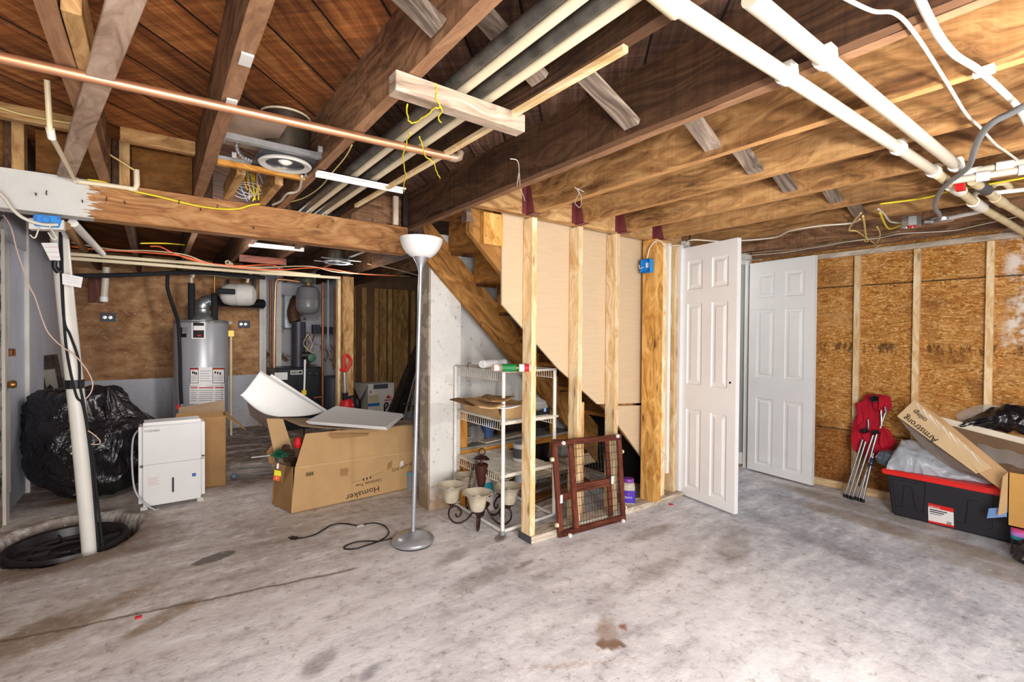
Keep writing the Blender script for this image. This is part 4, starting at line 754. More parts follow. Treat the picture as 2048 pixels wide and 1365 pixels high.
tag(G().prism([PY(x, y, 6.0) for x, y in ((62, 775), (80, 770), (86, 812), (66, 812))], (0, .02, 0)).obj('grey_board', GREY), 'small pale grey board leaning left of the dark wooden frame', 'board')
# dehumidifier
x0, x1, y0, y1, z1 = -.094, .296, 4.19, 4.42, .612; zs = PY(345, 925, y0).z
t = thing('dehumidifier', ((x0+x1)/2, y0+.1, 0), 'white dehumidifier standing on the floor in front of the brown carton', 'dehumidifier')
G().box((x0+.002, y0+.03, .026), (x1-.002, y1, z1-.004)).obj('shell', plain('appliance_white', '#dedcdc', .4, var=.03), t, bevel=.028, seg=4, smooth=True)
APW = plain('appliance_front', '#e6e4e3', .35, var=.03)
up_ = lo_ = G().box((x0, y0, .022), (x1, y0+.06, z1)).obj('front_panel', APW, t, bevel=.026, seg=5, smooth=True)
G().box((x0+.003, y0-.0006, zs-.0012), (x1-.003, y0+.01, zs+.0012)).obj('bucket_seam', GREY, up_)
p = PY(346, 970, y0); G().box((p.x-.006, y0-.0015, p.z-.055), (p.x+.006, y0+.002, p.z+.055)).obj('level_window', BLK, lo_, bevel=.004, seg=2)
p = PY(388, 950, y0); G().box((p.x-.012, y0-.001, p.z-.012), (p.x+.012, y0+.001, p.z+.012)).obj('energy_label', BLUEP, lo_)
p = PY(307, 963, y0)
for k in range(5): G().box((p.x-.033, y0-.001, p.z-.026+k*.012), (p.x+.033-.012*(k % 2), y0+.001, p.z-.022+k*.012)).obj('warning_print', plain('faint_red', '#dcb9b2', .6), lo_)
p = PY(288, 866, y0-.001); text('logo', 'TOSHIBA', p, (1, 0, 0), (0, 0, 1), .022, GREYD, up_)
for x in (x0+.03, x1-.03): G().box((x-.02, y0+.02, 0), (x+.02, y0+.06, .024)).obj('foot', WHITED, t)
for x, z in ((x0+.018, zs-.008), (x1-.012, zs+.02)): G().box((x-.008, y0-.002, z-.006), (x+.008, y0+.01, z+.004)).obj('finger_notch', GREYD, t)
cv = [V((x0-.005, y0+.12, .55)), V((x0-.03, y0+.06, .5)), V((x0-.035, y0+.02, .35)), V((x0-.02, y0-.02, .17)), V((x0+.03, y0-.04, .07)), V((x0+.09, y0-.045, .012)), V((x0+.11, y0-.02, .008))]
cable('power_cord', cv, .006, plain('cord_grey', '#bdbcc0', .4), t)
# brown carton behind it
t = thing('carton', (.36, 4.6, 0), 'open brown carton with worn flaps behind the dehumidifier', 'carton')
q = [V((.12, 4.56, 0)), V((.465, 4.52, 0)), V((.49, 4.86, 0)), V((.16, 4.9, 0))]; hh = .56
g = G()
for i in range(4): a, b = q[i], q[(i+1) % 4]; g.prism([a, b, b+V((0, 0, hh)), a+V((0, 0, hh))], ((q[0]+q[2])/2-(a+b)/2).normalized()*.005)
g.prism(q, (0, 0, .006)); g.obj('walls', CARDD, t)
a, b = q[1]+V((0, 0, hh)), q[2]+V((0, 0, hh)); G().prism([a, b, b+V((.12, .03, -.13)), a+V((.14, -.03, -.12))], (0, 0, .005)).obj('flap', CARDD, t)
a, b = q[3]+V((0, 0, hh)), q[2]+V((0, 0, hh)); G().prism([a, b, b+V((0, .06, .09)), a+V((0, .05, .05))], (0, .005, 0)).obj('flap', CARDI, t)
a, b = q[0]+V((0, 0, hh)), q[1]+V((0, 0, hh)); G().prism([a, b, b+V((-.03, .16, .02)), a+V((.02, .14, .03))], (0, 0, .005)).obj('flap', CARDD, t)
# ---------------------------------------------------------------- water heater
hc = V((.425, 6.50, 0)); hr = .262; ht = 1.385
t = thing('water_heater', hc, 'tall grey tank water heater with white labels at the back wall', 'water heater')
G().lathe([(0, .05), (hr, .05), (hr, ht-.015), (hr-.01, ht), (0, ht)], hc, (0, 0, 1), 56).obj('tank', HEATER, t, smooth=True); G().lathe([(hr+.005, ht-.03), (hr+.006, ht-.012), (hr-.004, ht+.002)], hc, (0, 0, 1), 56).obj('rim', GUNM, t, smooth=True)
G().lathe([(hr-.02, 0), (hr-.02, .05)], hc, (0, 0, 1), 32).obj('skirt', GREYD, t)
cam_a = math.atan2(-hc.y, -hc.x)
def wrap(name, px0, px1, py0, py1, m, parent, off=.002):
    """label lying on the tank, from photo columns px0..px1 and rows py0..py1"""
    def on(x, y):
        d = ray(x, y); dx, dy = d.x, d.y; A = dx*dx+dy*dy; B = -2*(hc.x*dx+hc.y*dy); Cc = hc.x**2+hc.y**2-(hr+off)**2; s = (-B-math.sqrt(max(0, B*B-4*A*Cc)))/(2*A); return EYE+d*s
    return G().grid(lambda u, v: on(px0+(px1-px0)*u, py1+(py0-py1)*v), 8, 1).obj(name, m, parent)
wrap('brand_plate', 383, 411, 641, 678, LABW, t); b = wrap('plate_dark', 386, 408, 643, 676, INK, t, .003); wrap('plate_shield', 387, 409, 652, 661, LABW, b, .004); wrap('plate_mark', 395, 402, 670, 673, REDI, b, .004)
L = wrap('instruction_label', 380, 449, 735, 772, LABW, t); L2 = wrap('instruction_label', 379, 449, 773, 809, LABW, t)
for x0_, x1_ in ((380, 397), (425, 449)):
    b = wrap('warning_box', x0_, x1_, 736, 767, INK, L, .003); wrap('warning_face', x0_+1, x1_-1, 737.5, 766, LABW, b, .004); wrap('warning_bar', x0_+1, x1_-1, 737.5, 740, REDI if x0_ < 400 else ORG, b, .0045)
    for k in range(3): wrap('pictogram', x0_+4+k*5*(x1_-x0_)/24, x0_+7+k*5*(x1_-x0_)/24, 743+k, 748+k, INK, b, .0045)
    for k in range(4): wrap('print_line', x0_+2, x1_-3, 752+3*k, 753+3*k, GREY, b, .0045)
for k in range(5): wrap('print_line', 400, 422-(k % 2)*4, 742+5*k, 743+5*k, GREY, L, .003)
for k, (a_, b_) in enumerate(((381, 395), (398, 427), (430, 448))):
    wrap('print_bar', a_, b_, 775, 777, REDI, L2, .003)
    for j in range(6): wrap('print_line', a_, b_-2*(j % 2), 781+4*j, 782+4*j, GREY, L2, .003)
wrap('thermostat_plate', 359, 373, 655, 675, BLK, t, .006); wrap('thermostat_cover', 364, 374, 655, 668, STEEL, t, .014)
# connections
x_l, x_r = PY(383, 600, 6.45).x, PY(429, 600, 6.45).x
G().tube([(x_l, 6.45, ht-.01), (x_l, 6.45, 1.80)], .034, 14).obj('insulated_riser', RUB, t, smooth=True); G().tube([(x_r, 6.45, ht-.01), (x_r, 6.45, 1.70)], .034, 14).obj('insulated_riser', RUB, t, smooth=True)
G().tube([(x_r, 6.45, 1.70), (x_r, 6.45, 1.92)], .012, 10).obj('brass_union', BRASS, t, smooth=True); G().tube([(x_l, 6.45, 1.80), (x_l, 6.45, 1.905)], .016, 10).obj('white_riser', PVC, t, smooth=True)
vc = V((PY(405, 600, 6.5).x, 6.5, 0)); G().lathe([(.13, ht), (.125, ht+.03), (.075, ht+.075), (.066, ht+.1), (.066, ht+.15)], vc, (0, 0, 1), 24).obj('draft_hood', STEEL, t, smooth=True)
cv = curve([vc+V((0, 0, ht+.13)), vc+V((.005, 0, ht+.185)), vc+V((.04, .02, ht+.222)), vc+V((.11, .05, ht+.23))], 5); G().tube(cv, [.07 if i % 2 else .065 for i in range(len(cv))], 20).obj('vent_elbow', STEEL, t, smooth=True)
cv = [PY(x, y, 6.35) for x, y in ((346, 640), (352, 660), (356, 700), (358, 760), (361, 800))]; tag(cable('black_hose', [PY(336, 548, 6.3), PY(335, 575, 6.3), PY(345, 610, 6.3), PY(355, 640, 6.2)]+[PY(x, y, 6.15) for x, y in ((358, 670), (360, 720), (361, 770), (363, 808))], .018, RUB), 'black hose running down past the left side of the water heater', 'hose')
p = PY(363, 815, 6.15); t2 = thing('drain_valve', p, 'small steel valve with red handle at the end of the black hose', 'valve'); G().tube([p+V((0, 0, .06)), p-V((0, 0, .08))], .013, 10).obj('body', STEEL, t2); G().box(p+V((-.05, -.02, -.02)), p+V((-.01, .0, .03))).obj('handle', REDP, t2)
p = PY(462, 670, 6.7); t2 = thing('relief_pipe', p, 'thin cream pipe standing beside the water heater', 'pipe'); G().tube([p, V((p.x, p.y, .0))], .014, 10).obj('tube', CREAM, t2, smooth=True); G().box(p+V((-.03, -.02, -.02)), p+V((.03, .02, .05))).obj('brass_valve', BRASS, t2)
tag(G().tube([vc+V((.13, .06, ht+.23)), V((1.11, 6.85, ht+.235))], .06, 18).obj('flue_duct', BLKM, smooth=True), 'dark round flue duct running from the water heater to the right', 'duct')
tag(G().tube(curve([PY(x, y, 6.4) for x, y in ((386, 556), (388, 547), (400, 547), (440, 551), (480, 554), (496, 556), (501, 550), (501, 545), (496, 560), (494, 566))], 4), .017, 10).obj('white_supply_pipe', PVC, smooth=True), 'white pipe crossing above the water heater', 'pipe')
a, b = PY(464, 592, 6.35), PY(497, 586, 6.35); t2 = thing('expansion_tank', (a+b)/2, 'white expansion tank lying on its side above the water heater', 'tank'); d = (b-a).normalized(); Lx = (b-a).length+.1
ax = V((.85, -.25, .0)); ax.normalize(); c0 = PY(478, 590, 6.35); G().lathe([(0, -.19), (.06, -.185), (.11, -.15), (.128, -.09), (.128, -.01), (.132, .0), (.128, .01), (.128, .1), (.11, .15), (.05, .18), (0, .185)], c0, ax, 28).obj('shell', WHITED, t2, smooth=True)
tag(G().tube([PY(434, 582, 6.1), PY(470, 584, 6.1)], .03, 12).obj('insulated_branch', RUB, smooth=True), 'black insulated branch pipe pointing at the white tank', 'pipe')
for (y, a_, b_, m, l, z) in ((5.6, 140, 640, CREAM, 'upper cream pipe along the rear ceiling', 0), (5.6, 140, 470, CREAM, 'lower cream pipe along the rear ceiling', 1)):
    pts = [(140, 508), (300, 520), (460, 533), (640, 552)] if not z else [(140, 517), (300, 529), (455, 541), (520, 546), (680, 556)]
    tag(G().tube(curve([PY(x, q_, 5.6) for x, q_ in pts], 3), .016, 8).obj('rear_pipe', m, smooth=True), l, 'pipe', 'pipes along the rear ceiling')
tag(G().tube(curve([PY(x, y, 6.2) for x, y in ((150, 552), (260, 550), (390, 545), (480, 552), (530, 556))], 4), .022, 8).obj('rear_pipe', RUB, smooth=True), 'black insulated pipe along the rear ceiling', 'pipe', 'pipes along the rear ceiling')
for pts, m, l in ((((142, 493), (200, 500), (300, 506), (360, 512), (420, 527), (500, 538), (560, 540), (640, 536), (720, 548), (800, 552)), ORG, 'orange cable slung along the rear ceiling'), (((142, 485), (230, 500), (300, 502), (370, 510), (430, 530), (520, 535), (620, 533), (680, 545), (820, 553)), BCAB, 'dusty beige cable slung along the rear ceiling'), (((280, 487), (330, 487), (380, 491)), YEL, 'yellow cable behind the rear joists'), (((300, 493), (320, 494), (350, 508), (400, 524), (470, 532), (540, 530), (560, 538)), ORG, 'second orange cable rising to a rear joist'), (((735, 528), (780, 536), (840, 552), (858, 560)), BCAB, 'dusty cable fanning toward the column top')):
    tag(cable('rear_cable', [PY(x, y, 5.0) for x, y in pts], .006, m), l, 'cable', 'cables along the rear ceiling')
for x0, y0, x1, y1, m, l in ((146, 446, 205, 508, PVCD, 'dusty white pipe running back under the joists behind the sump pipe'), (132, 452, 170, 500, OLD if 0 else CARDD, 'brown pipe running back beside the dusty white one')):
    tag(G().tube([PY(x0, y0, 3.15), PY(x1, y1, 4.6)], .02, 12).obj('rear_pipe', m, smooth=True), l, 'pipe', 'pipes along the rear ceiling')
p = PY(455, 525, 5.2); tag(G().lathe([(.016, 0), (.02, 0), (.02, .2), (.016, .2), (.016, 0)], p, (.25, .96, .05), 18).obj('pipe_stub', CREAM, smooth=True), 'open end of a cream pipe stub pointing at the viewer', 'pipe')
p, q = PY(498, 489, 4.3), PY(607, 501, 4.3); tag(G().box((p.x, 4.28, p.z-.014), (q.x, 4.32, p.z+.016)).obj('white_batten', WHITED), 'white batten under the rear joists just below the beam', 'strip')
p, q = PY(478, 514, 4.8), PY(572, 526, 4.8); tag(board('cross_board', (p.x, 4.8, p.z-.01), (q.x, 4.8, q.z+.005), .03, .06, REDW), 'reddish brown board fixed across the rear joists', 'board')
p = PY(675, 524, 4.6); t2 = thing('rear_can_light', p, 'metal recessed can light between the rear joists left of the lamp', 'light fixture'); G().lathe([(.09, -.012), (.115, -.014), (.12, 0), (.09, .004)], p, (0, 0, 1), 28).obj('trim_ring', SILVER, t2, smooth=True); G().lathe([(.09, .004), (.085, .1), (0, .12)], p, (0, 0, 1), 28).obj('can', CAN, t2, smooth=True); G().box(p+V((-.18, -.13, .004)), p+V((.18, -.11, .012))).box(p+V((-.18, .11, .004)), p+V((.18, .13, .012))).obj('hanger_bar', STEEL, t2)
t2 = thing('vent_stub', PY(211, 560, 6.3), 'white plastic vent stub with a cap hanging at the back wall', 'pipe'); p, q = PY(213, 535, 6.3), PY(208, 598, 6.3); G().tube([p, q], .03, 14).obj('tube', PVC, t2, smooth=True); G().tube([q+V((0, 0, .02)), q-V((0, 0, .03))], .034, 14).obj('cap', WHITE, t2, smooth=True); G().tube([PY(211, 553, 6.3), PY(211, 557, 6.3)], .034, 14).obj('band', GREYD, t2)
tag(board('hung_offcut', PY(191, 553, 6.8), PY(191, 606, 6.8), .12, .03, REDW, up=(0, 1, 0)), 'dark red offcut hanging against the back plywood', 'board')
for (x, y, l) in ((216, 635, 'steel cover plate on the plywood left of the water heater'), (488, 649, 'steel cover plate on the plywood right of the water heater')):
    p = PY(x, y, YB+.015); t2 = thing('cover_plate', p, l, 'cover plate'); G().box(p+V((-.07, 0, -.05)), p+V((.07, .006, .05))).obj('plate', BLKM, t2)
    for dx in (-.03, .02): G().lathe([(0, .004), (.018, .003), (.018, 0)], p+V((dx, 0, 0)), (0, -1, 0), 12).obj('screw', CHROME, t2)
p = PY(461, 646, YB+.015); tag(G().lathe([(0, .012), (.012, .01), (.02, 0)], p, (0, -1, 0), 12).obj('pipe_plug', LABW), 'small round white cap on the plywood right of the water heater', 'cap')
tag(cable('wall_pipe_strap', [PY(456, 560, 7.0), PY(456, 566, 7.0), PY(457, 580, 7.0)], .016, BLKM), 'short dark bracket rod above the white tank', 'rod')
tag(G().tube([PY(509, 555, 6.9), PY(509, 588, 6.9)], .016, 10).obj('hanging_rod', GREYD), 'short dark rod hanging right of the white tank', 'rod')
# ---------------------------------------------------------------- boiler
bx0, bx1, by = 1.13, 1.79, 6.62; bz = .80
t = thing('boiler', ((bx0+bx1)/2, by+.2, 0), 'black boiler cabinet with white stickers at the back', 'boiler')
cb = G().box((bx0+.1, by, 0), (bx1, by+.45, bz)).obj('cabinet', BLKM, t, bevel=.008); G().box((bx0+.1, by-.01, .0), (bx1, by, .33)).obj('lower_door', BLK, t, bevel=.004)
def stick(x0, y0, x1, y1, Y, m, name, parent): a, b = PY(x0, y1, Y), PY(x1, y0, Y); return G().box((a.x, Y-.002, a.z), (b.x, Y, b.z)).obj(name, m, parent)
stick(549, 745, 575, 761, by, LABW, 'rating_sticker', cb); b = stick(581, 741, 605, 750, by, LABW, 'badge', cb); stick(582.5, 742.5, 603.5, 748.5, by-.002, INK, 'badge_face', b); p = PY(583.5, 747.6, by-.005); text('lettering', 'WEIL', p, (1, 0, 0), (0, 0, 1), .034, LABW, b, sx=1.3)
for x, y in ((621, 747), (634, 748)): G().lathe([(0, .02), (.03, .018), (.034, 0)], PY(x, y, by), (0, -1, 0), 16).obj('dial', BLK, cb)
fx = PY(597, 690, 6.85).x; tag(G().tube([(fx, 6.85, bz), (fx, 6.85, 1.40)], .088, 24).obj('flue', plain('dark_flue', '#3c3c44', .45, .3), smooth=True), 'wide dark flue pipe rising from the boiler', 'duct')
tag(G().tube(curve([V((fx-.03, 6.9, 1.40)), V((fx-.05, 6.93, 1.52)), V((fx-.02, 6.96, 1.64)), V((fx, 7.05, 1.7))], 4), .075, 20).obj('flue_elbow', plain('rust_elbow', '#5a3c2c', .6, .4), smooth=True), 'rusty flue elbow behind the grey expansion tank', 'duct')
p = PY(574, 625, 7.1); tag(G().box((p.x-.045, 7.0, PY(574, 656, 7.1).z), (p.x+.045, 7.1, PY(574, 594, 7.1).z)).obj('galvanised_duct', plain('spangled_zinc', '#9aa0a8', .35, .7, .5, 60)), 'spangled galvanised duct piece beside the flue', 'duct')
c = PY(616, 601, 6.5); c.y = 6.5; t2 = thing('expansion_tank', c, 'grey upright expansion tank hanging over the boiler', 'tank')
G().lathe([(0, -.185), (.07, -.178), (.125, -.14), (.142, -.08), (.142, .0), (.145, .005), (.142, .01), (.142, .1), (.12, .16), (.06, .185), (0, .19)], c, (0, 0, 1), 32).obj('shell', GUNM, t2, smooth=True); G().tube([c+V((0, 0, .18)), c+V((0, 0, .24))], .03, 12).obj('nipple', BRASS, t2); G().lathe([(0, .0), (.075, .0), (.09, .05), (.06, .1), (0, .105)], c+V((-.01, 0, .22)), (0, 0, 1), 18).obj('air_scoop', plain('green_iron', '#5b6150', .6, .4), t2, smooth=True)
def vpipe(x, y0, y1, Y, r, m, label, cat='pipe', name='boiler_pipe'): return tag(G().tube([PY(x, y0, Y), V((PY(x, y0, Y).x, Y, PY(x, y1, Y).z))], r, 10).obj(name, m, smooth=True), label, cat)
tag(G().tube(curve([PY(548, 736, 6.6), PY(549, 650, 6.6), PY(551, 575, 6.6), PY(553, 563, 6.6), PY(560, 559, 6.6), PY(600, 564, 6.6)], 5), .016, 12).obj('copper_riser', COPPER, smooth=True), 'shiny copper pipe rising from the boiler and bending right', 'pipe')
vpipe(541, 736, 560, 6.9, .014, COPPERD, 'dark copper pipe left of the shiny riser'); vpipe(645, 850, 565, 6.4, .016, COPPERD, 'brown iron pipe rising beside the grey tank'); vpipe(656, 690, 560, 6.5, .012, GREY, 'thin grey pipe next to the brown iron pipe'); vpipe(668, 740, 575, 6.8, .012, COPPERD, 'dim dark pipe nearest the knotty post')
tag(G().tube([PY(626, 796, 6.4), PY(646, 794, 6.4)], .014, 10).obj('boiler_pipe', COPPERD), 'short stub pipe between boiler and brown iron pipe', 'pipe')
for x0, y0, x1, y1, l in ((625, 650, 640, 668, 'dark control box beside the flue'), (643, 655, 683, 668, 'dark horizontal control rail behind the iron pipe')):
    a, b = PY(x0, y1, 6.95), PY(x1, y0, 6.95); tag(G().box((a.x, 6.93, a.z), (b.x, 7.0, b.z)).obj('control_box', plain('navy_box', '#1d2233', .5)), l, 'box')
t2 = thing('circulator', PY(618, 715, 6.55), 'dark circulator pump with green body on the boiler', 'pump'); c = PY(622, 716, 6.5); G().lathe([(0, -.07), (.05, -.06), (.06, 0), (.05, .06), (0, .07)], c, (0, 1, 0), 18).obj('motor', plain('pump_green', '#3c5a48', .5, .3), t2, smooth=True); G().lathe([(0, -.05), (.045, -.05), (.05, .05), (0, .05)], c+V((-.07, 0, .03)), (1, 0, 0), 16).obj('flange', BLKM, t2)
for i in range(5): tag(cable('control_wire', [PY(622+random.uniform(-8, 10), 668, 6.6), PY(617+random.uniform(-12, 14), 690, 6.55), PY(612+random.uniform(-4, 20), 708, 6.55)], .005, [ORG, BLK, WCAB, YELD, BLK][i]), 'loose control wire drooping between control box and pump', 'wire', 'boiler wires')
for i in range(4): tag(cable('wire_loop', [PY(640+i*11, 690, 6.8), PY(646+i*12, 712, 6.8), PY(652+i*10, 722, 6.8), PY(655+i*8, 705, 6.8), PY(648+i*11, 700, 6.8)], .005, [BLK, COPPERD, BLK, BCAB][i]), 'dark wire loop hanging near the iron pipe', 'wire', 'wire loops by the iron pipe')
t2 = thing('duster', PY(609, 735, 6.2), 'white pole with yellow collar leaning on the boiler', 'pole'); G().tube([PY(610, 720, 6.3), PY(609, 765, 6.25), PY(608, 790, 6.2)], .011, 10).obj('pole', WHITE, t2, smooth=True); G().tube([PY(608, 781, 6.2), PY(608, 790, 6.2)], .03, 12).obj('collar', YEL, t2); G().tube([PY(608, 790, 6.2), V((PY(608, 790, 6.2).x, 6.2, 0))], .008, 8).obj('lower_pole', BLK, t2)
tag(G().lathe([(0, 0), (.17, 0), (.17, .62), (.15, .66), (0, .66)], V((PY(668, 800, 6.75).x, 6.75, 0)), (0, 0, 1), 24).obj('dark_drum', plain('dim_drum', '#33343c', .5), smooth=True), 'dim dark drum standing behind the red vacuum', 'drum')
# vacuum
p = PY(690, 812, 5.6); t2 = thing('vacuum', V((p.x, 5.6, 0)), 'red and black upright vacuum with looped red handle by the knotty post', 'vacuum cleaner')
hv = curve([PY(x, y, 5.6) for x, y in ((688, 742), (688, 718), (692, 711), (699, 716), (702, 724), (697, 736), (689, 744))], 5); G().tube(hv, .016, 10).obj('handle', REDP, t2, smooth='all'); G().tube([PY(680, 740, 5.6), PY(690, 742, 5.6)], .016, 8).obj('cord_hook', REDP, t2)
G().tube([PY(689, 745, 5.6), PY(690, 788, 5.6)], .014, 10).obj('pole', SILVER, t2, smooth=True); G().tube([PY(690, 786, 5.6), PY(691, 800, 5.6)], .035, 12).obj('collar', BLKM, t2)
c = PY(694, 808, 5.6); G().ball(c+V((0, 0, -.03)), .085, 18, 12, (1, 1, 1.1)).obj('dust_cup', REDP, t2, smooth='all'); G().ball(c+V((.07, .03, -.02)), .075, 16, 10, (1, 1, 1.5)).obj('motor_housing', BLK, t2, smooth='all'); G().box((c.x-.14, 5.42, .01), (c.x+.14, 5.68, .1)).obj('floor_head', REDP, t2, bevel=.02, seg=2); G().tube([c+V((0, 0, -.1)), V((c.x, 5.6, .08))], .05, 12).obj('neck', BLKM, t2)
# picture box
yb_ = 6.7; a, b = PY(736, 830, yb_), PY(788, 766, yb_); t2 = thing('appliance_box', V(((a.x+b.x)/2, yb_, 0)), 'white printed appliance carton in the dark closet', 'carton')
bo = G().box((a.x, yb_, 0), (b.x, yb_+.3, b.z)).obj('carton', plain('printed_white', '#d9d2c8', .6), t2); G().prism([V((a.x, yb_, b.z-.0)), V((a.x, yb_+.3, b.z)), V((a.x-.14, yb_+.28, b.z+.01)), V((a.x-.12, yb_, b.z-.22))], (0, 0, .005)).obj('flap', plain('flap_grey', '#a8a198', .7), t2)
def pr(x0, y0, x1, y1, m, nm): return stick(x0, y0, x1, y1, yb_-.001, m, nm, bo)
pr(747, 768, 776, 779, GREYD, 'photo_print'); pr(736, 806, 759, 814, BLUEP, 'blue_print'); pr(738, 790, 757, 806, plain('beige_print', '#c9b48c', .7), 'photo_print'); pr(769, 799, 784, 802, REDI, 'red_print'); G().prism([PY(771, 797, yb_-.003), PY(783, 797, yb_-.003), PY(777, 790, yb_-.003)], (0, .002, 0)).obj('red_emblem', REDI, bo); G().prism([PY(739, 783, yb_-.003), PY(744, 783, yb_-.003), PY(741.5, 788, yb_-.003)], (0, .002, 0)).obj('red_emblem', REDI, bo); text('lettering', 'BISSELL', PY(768, 803, yb_-.004), (1, 0, 0), (0, 0, 1), .028, REDI, bo)
tag(G().tube(curve([PY(x, y, 6.5) for x, y in ((770, 826), (769, 812), (773, 806), (776, 810), (771, 818))], 4), .012, 8).obj('dark_hook', BLK, smooth='all'), 'black looped tool handle in front of the printed carton', 'tool')
for i, (x0, y0, x1, y1, l) in enumerate(((836, 694, 775, 832, 'black-brown board leaning in the closet, outermost left'), (838, 706, 787, 832, 'black-brown board leaning in the closet, second'), (838, 722, 797, 832, 'black-brown board leaning in the closet, third'))):
    tag(board('leaning_board', PY(x0, y0, 6.0+.05*i), V((*PY(x1, y1, 6.0+.05*i).xy, .3)) if 0 else PY(x1, y1+10, 6.0+.05*i), .09, .03, BLACKW, up=(0, 1, 0)), l, 'board', 'boards leaning in the closet')
t2 = thing('folded_frame', PY(820, 830, 5.9), 'dusty metal folding frame leaning behind the lamp pole', 'frame')
for x0, y0, x1, y1 in ((832, 745, 808, 836), (836, 760, 818, 838)): G().tube([PY(x0, y0, 5.9), PY(x1, y1, 5.9)], .01, 8).obj('rail', GREY, t2)
G().tube([PY(806, 808, 5.9), PY(836, 815, 5.9)], .012, 8).obj('cross_bar', GREYD, t2)
# white curled sheet and thin board behind the long carton
t2 = thing('curled_sheet', PY(560, 800, 4.9), 'large curled white sheet standing behind the long carton', 'sheet')
A_, B_, C_, D_ = PY(521, 742, 4.85), PY(650, 824, 4.75), PY(560, 834, 4.5), PY(480, 790, 4.6)
def shf(u, v):
    top = A_.lerp(B_, u); bot = D_.lerp(C_, min(1, u*1.0)); p = top.lerp(bot, v); k = math.sin(math.pi*v)
    return p+V((-.05*k*(1-u), -.10*k, -.055*math.sin(math.pi*v)*(1-u)+(-.05*math.sin(math.pi*u)*v)))
G().grid(shf, 20, 14).obj('front_face', FOAM, t2, smooth='all', thick=.004)
G().grid(lambda u, v: D_.lerp(C_, .15+.85*u).lerp(PY(500, 832, 4.75).lerp(PY(552, 870, 4.75), u), v)+V((0, 0, -.05*math.sin(math.pi*u)*(1-v))), 12, 4).obj('rolled_edge', plain('sheet_back', '#9a8c84', .8), t2, smooth='all')
tag(G().prism([PY(x, y, 4.95) for x, y in ((537, 755), (544, 749), (656, 822), (648, 826))], (0, .02, 0)).obj('thin_white_board', FOAM), 'thin white foam board edge right behind the curled sheet', 'board')
# ---------------------------------------------------------------- long christmas carton
BL, BR, BK = PZ(582, 1029), PZ(826, 976), PZ(543, 1010)
ex = (BR-BL).normalized(); ey = V((-ex.y, ex.x, 0)); fn_ = ey; Dp = .30
def fp(x, y, off=0.): return PN(x, y, BL+ey*off, ey)
t = thing('tree_carton', BL, 'long open cardboard christmas tree carton printed upside down', 'carton')
TL, TR, ML, MR = fp(611, 868, .05), fp(826, 848, .06), fp(590, 937, .0), fp(826, 905, .0)
lower = G().prism([BL, BR, MR, ML], ey*.005).obj('front_lower', CARD, t); upper = G().prism([ML, MR, TR, TL], ey*.005).obj('front_upper', CARD, t)
BB = BL+ey*Dp-ex*.01; BC = BR+ey*Dp+ex*.02; zt = .46
G().prism([BB, BC, BC+V((0, 0, zt+.04)), BB+V((0, 0, zt))], -ey*.005).prism([BR, BC, BC+V((0, 0, zt+.03)), TR], -ex*.004).prism([BL, BR, BC, BB], (0, 0, .005)).obj('body', CARDI, t)
G().prism([fp(584, 1026, -.0), fp(545, 1008, Dp*.92), fp(549, 925, Dp*.9), fp(573, 932, .18), fp(586, 935, .02)], -ex*.004).obj('end_flap', CARDD, t)
G().prism([fp(533, 838, .28), fp(566, 838, .28), fp(585, 898, .27), fp(548, 906, .27)], ey*.004).obj('inner_flap', CARDW, t)
G().prism([fp(533, 905, .30), fp(548, 885, .30), fp(550, 932, .3), fp(538, 925, .3)], ey*.004).obj('torn_flap', CARDD, t)
def topf(u, v):
    a = fp(560, 836, .30).lerp(fp(826, 842, .34), u); b = fp(600, 852, .12).lerp(fp(826, 850, -.0), u)+ey*(-.02); b = b+V((0, 0, -.028*math.sin(math.pi*min(1, u*1.1)))); return a.lerp(b, v)
G().grid(topf, 16, 6).obj('top_flap', CARDI, t, smooth='all', thick=.005)
G().prism([fp(658, 868, -.004), fp(740, 868, -.004), fp(735, 872, -.004), fp(668, 878, -.004)], ey*.003).obj('torn_edge', CARDD, t)
rd = -ex; ud = V((0, 0, -1))
def lp(x, y): return fp(x, y, -.002)
text('lettering', 'Homaker', lp(759, 972), lp(690, 992)-lp(759, 972), ud, .062, INKB, lower, sx=1.12); text('lettering', 'Christmas Tree', lp(763, 957), lp(703, 972)-lp(763, 957), ud, .033, INKB, lower, sx=.98)
G().bar(lp(703, 969-3), lp(722, 962-1), .0006, .0025, ey).bar(lp(743, 953), lp(765, 944), .0006, .0025, ey).obj('rule', INKB, lower)
for x, y in ((727, 957), (734, 955), (741, 953)): p = lp(x, y+1); G().prism([p+rd*.008, p-rd*.008, p+ud*.022], ey*.0006).obj('tree_mark', INKB, lower)
text('lettering', '(5 of 8) PCS', lp(824, 925), lp(777, 941)-lp(824, 925), ud, .036, INKB, lower, sx=1.); p = lp(619, 949)
for k in range(10): G().box(p+ex*(-.025+.0055*k)-V((0, 0, .012)), p+ex*(-.025+.0055*k+(.0034 if k % 3 else .002))+V((0, -.0008, .014))).obj('barcode', INKB, lower) if k < 10 else None
G().prism([lp(681, 938), lp(697, 937), lp(695, 952), lp(680, 953)], ey*.001).obj('tape', CARDD, lower); G().prism([lp(776, 927), lp(785, 922), lp(783, 936), lp(774, 941)], ey*.001).obj('tape', CARDD, lower); G().prism([lp(801, 924), lp(807, 922), lp(806, 934), lp(800, 936)], ey*.001).obj('white_sticker', LABW, lower)
G().prism([lp(595, 934), lp(826, 902), lp(826, 905), lp(594, 938)], -ey*.0015).obj('crease', CARDW, t)
t2 = thing('foam_sheet', PZ(700, 845, .52), 'white speckled foam sheet lying on the long carton, upper of two', 'sheet'); zf = fp(690, 862, .0).z+.06
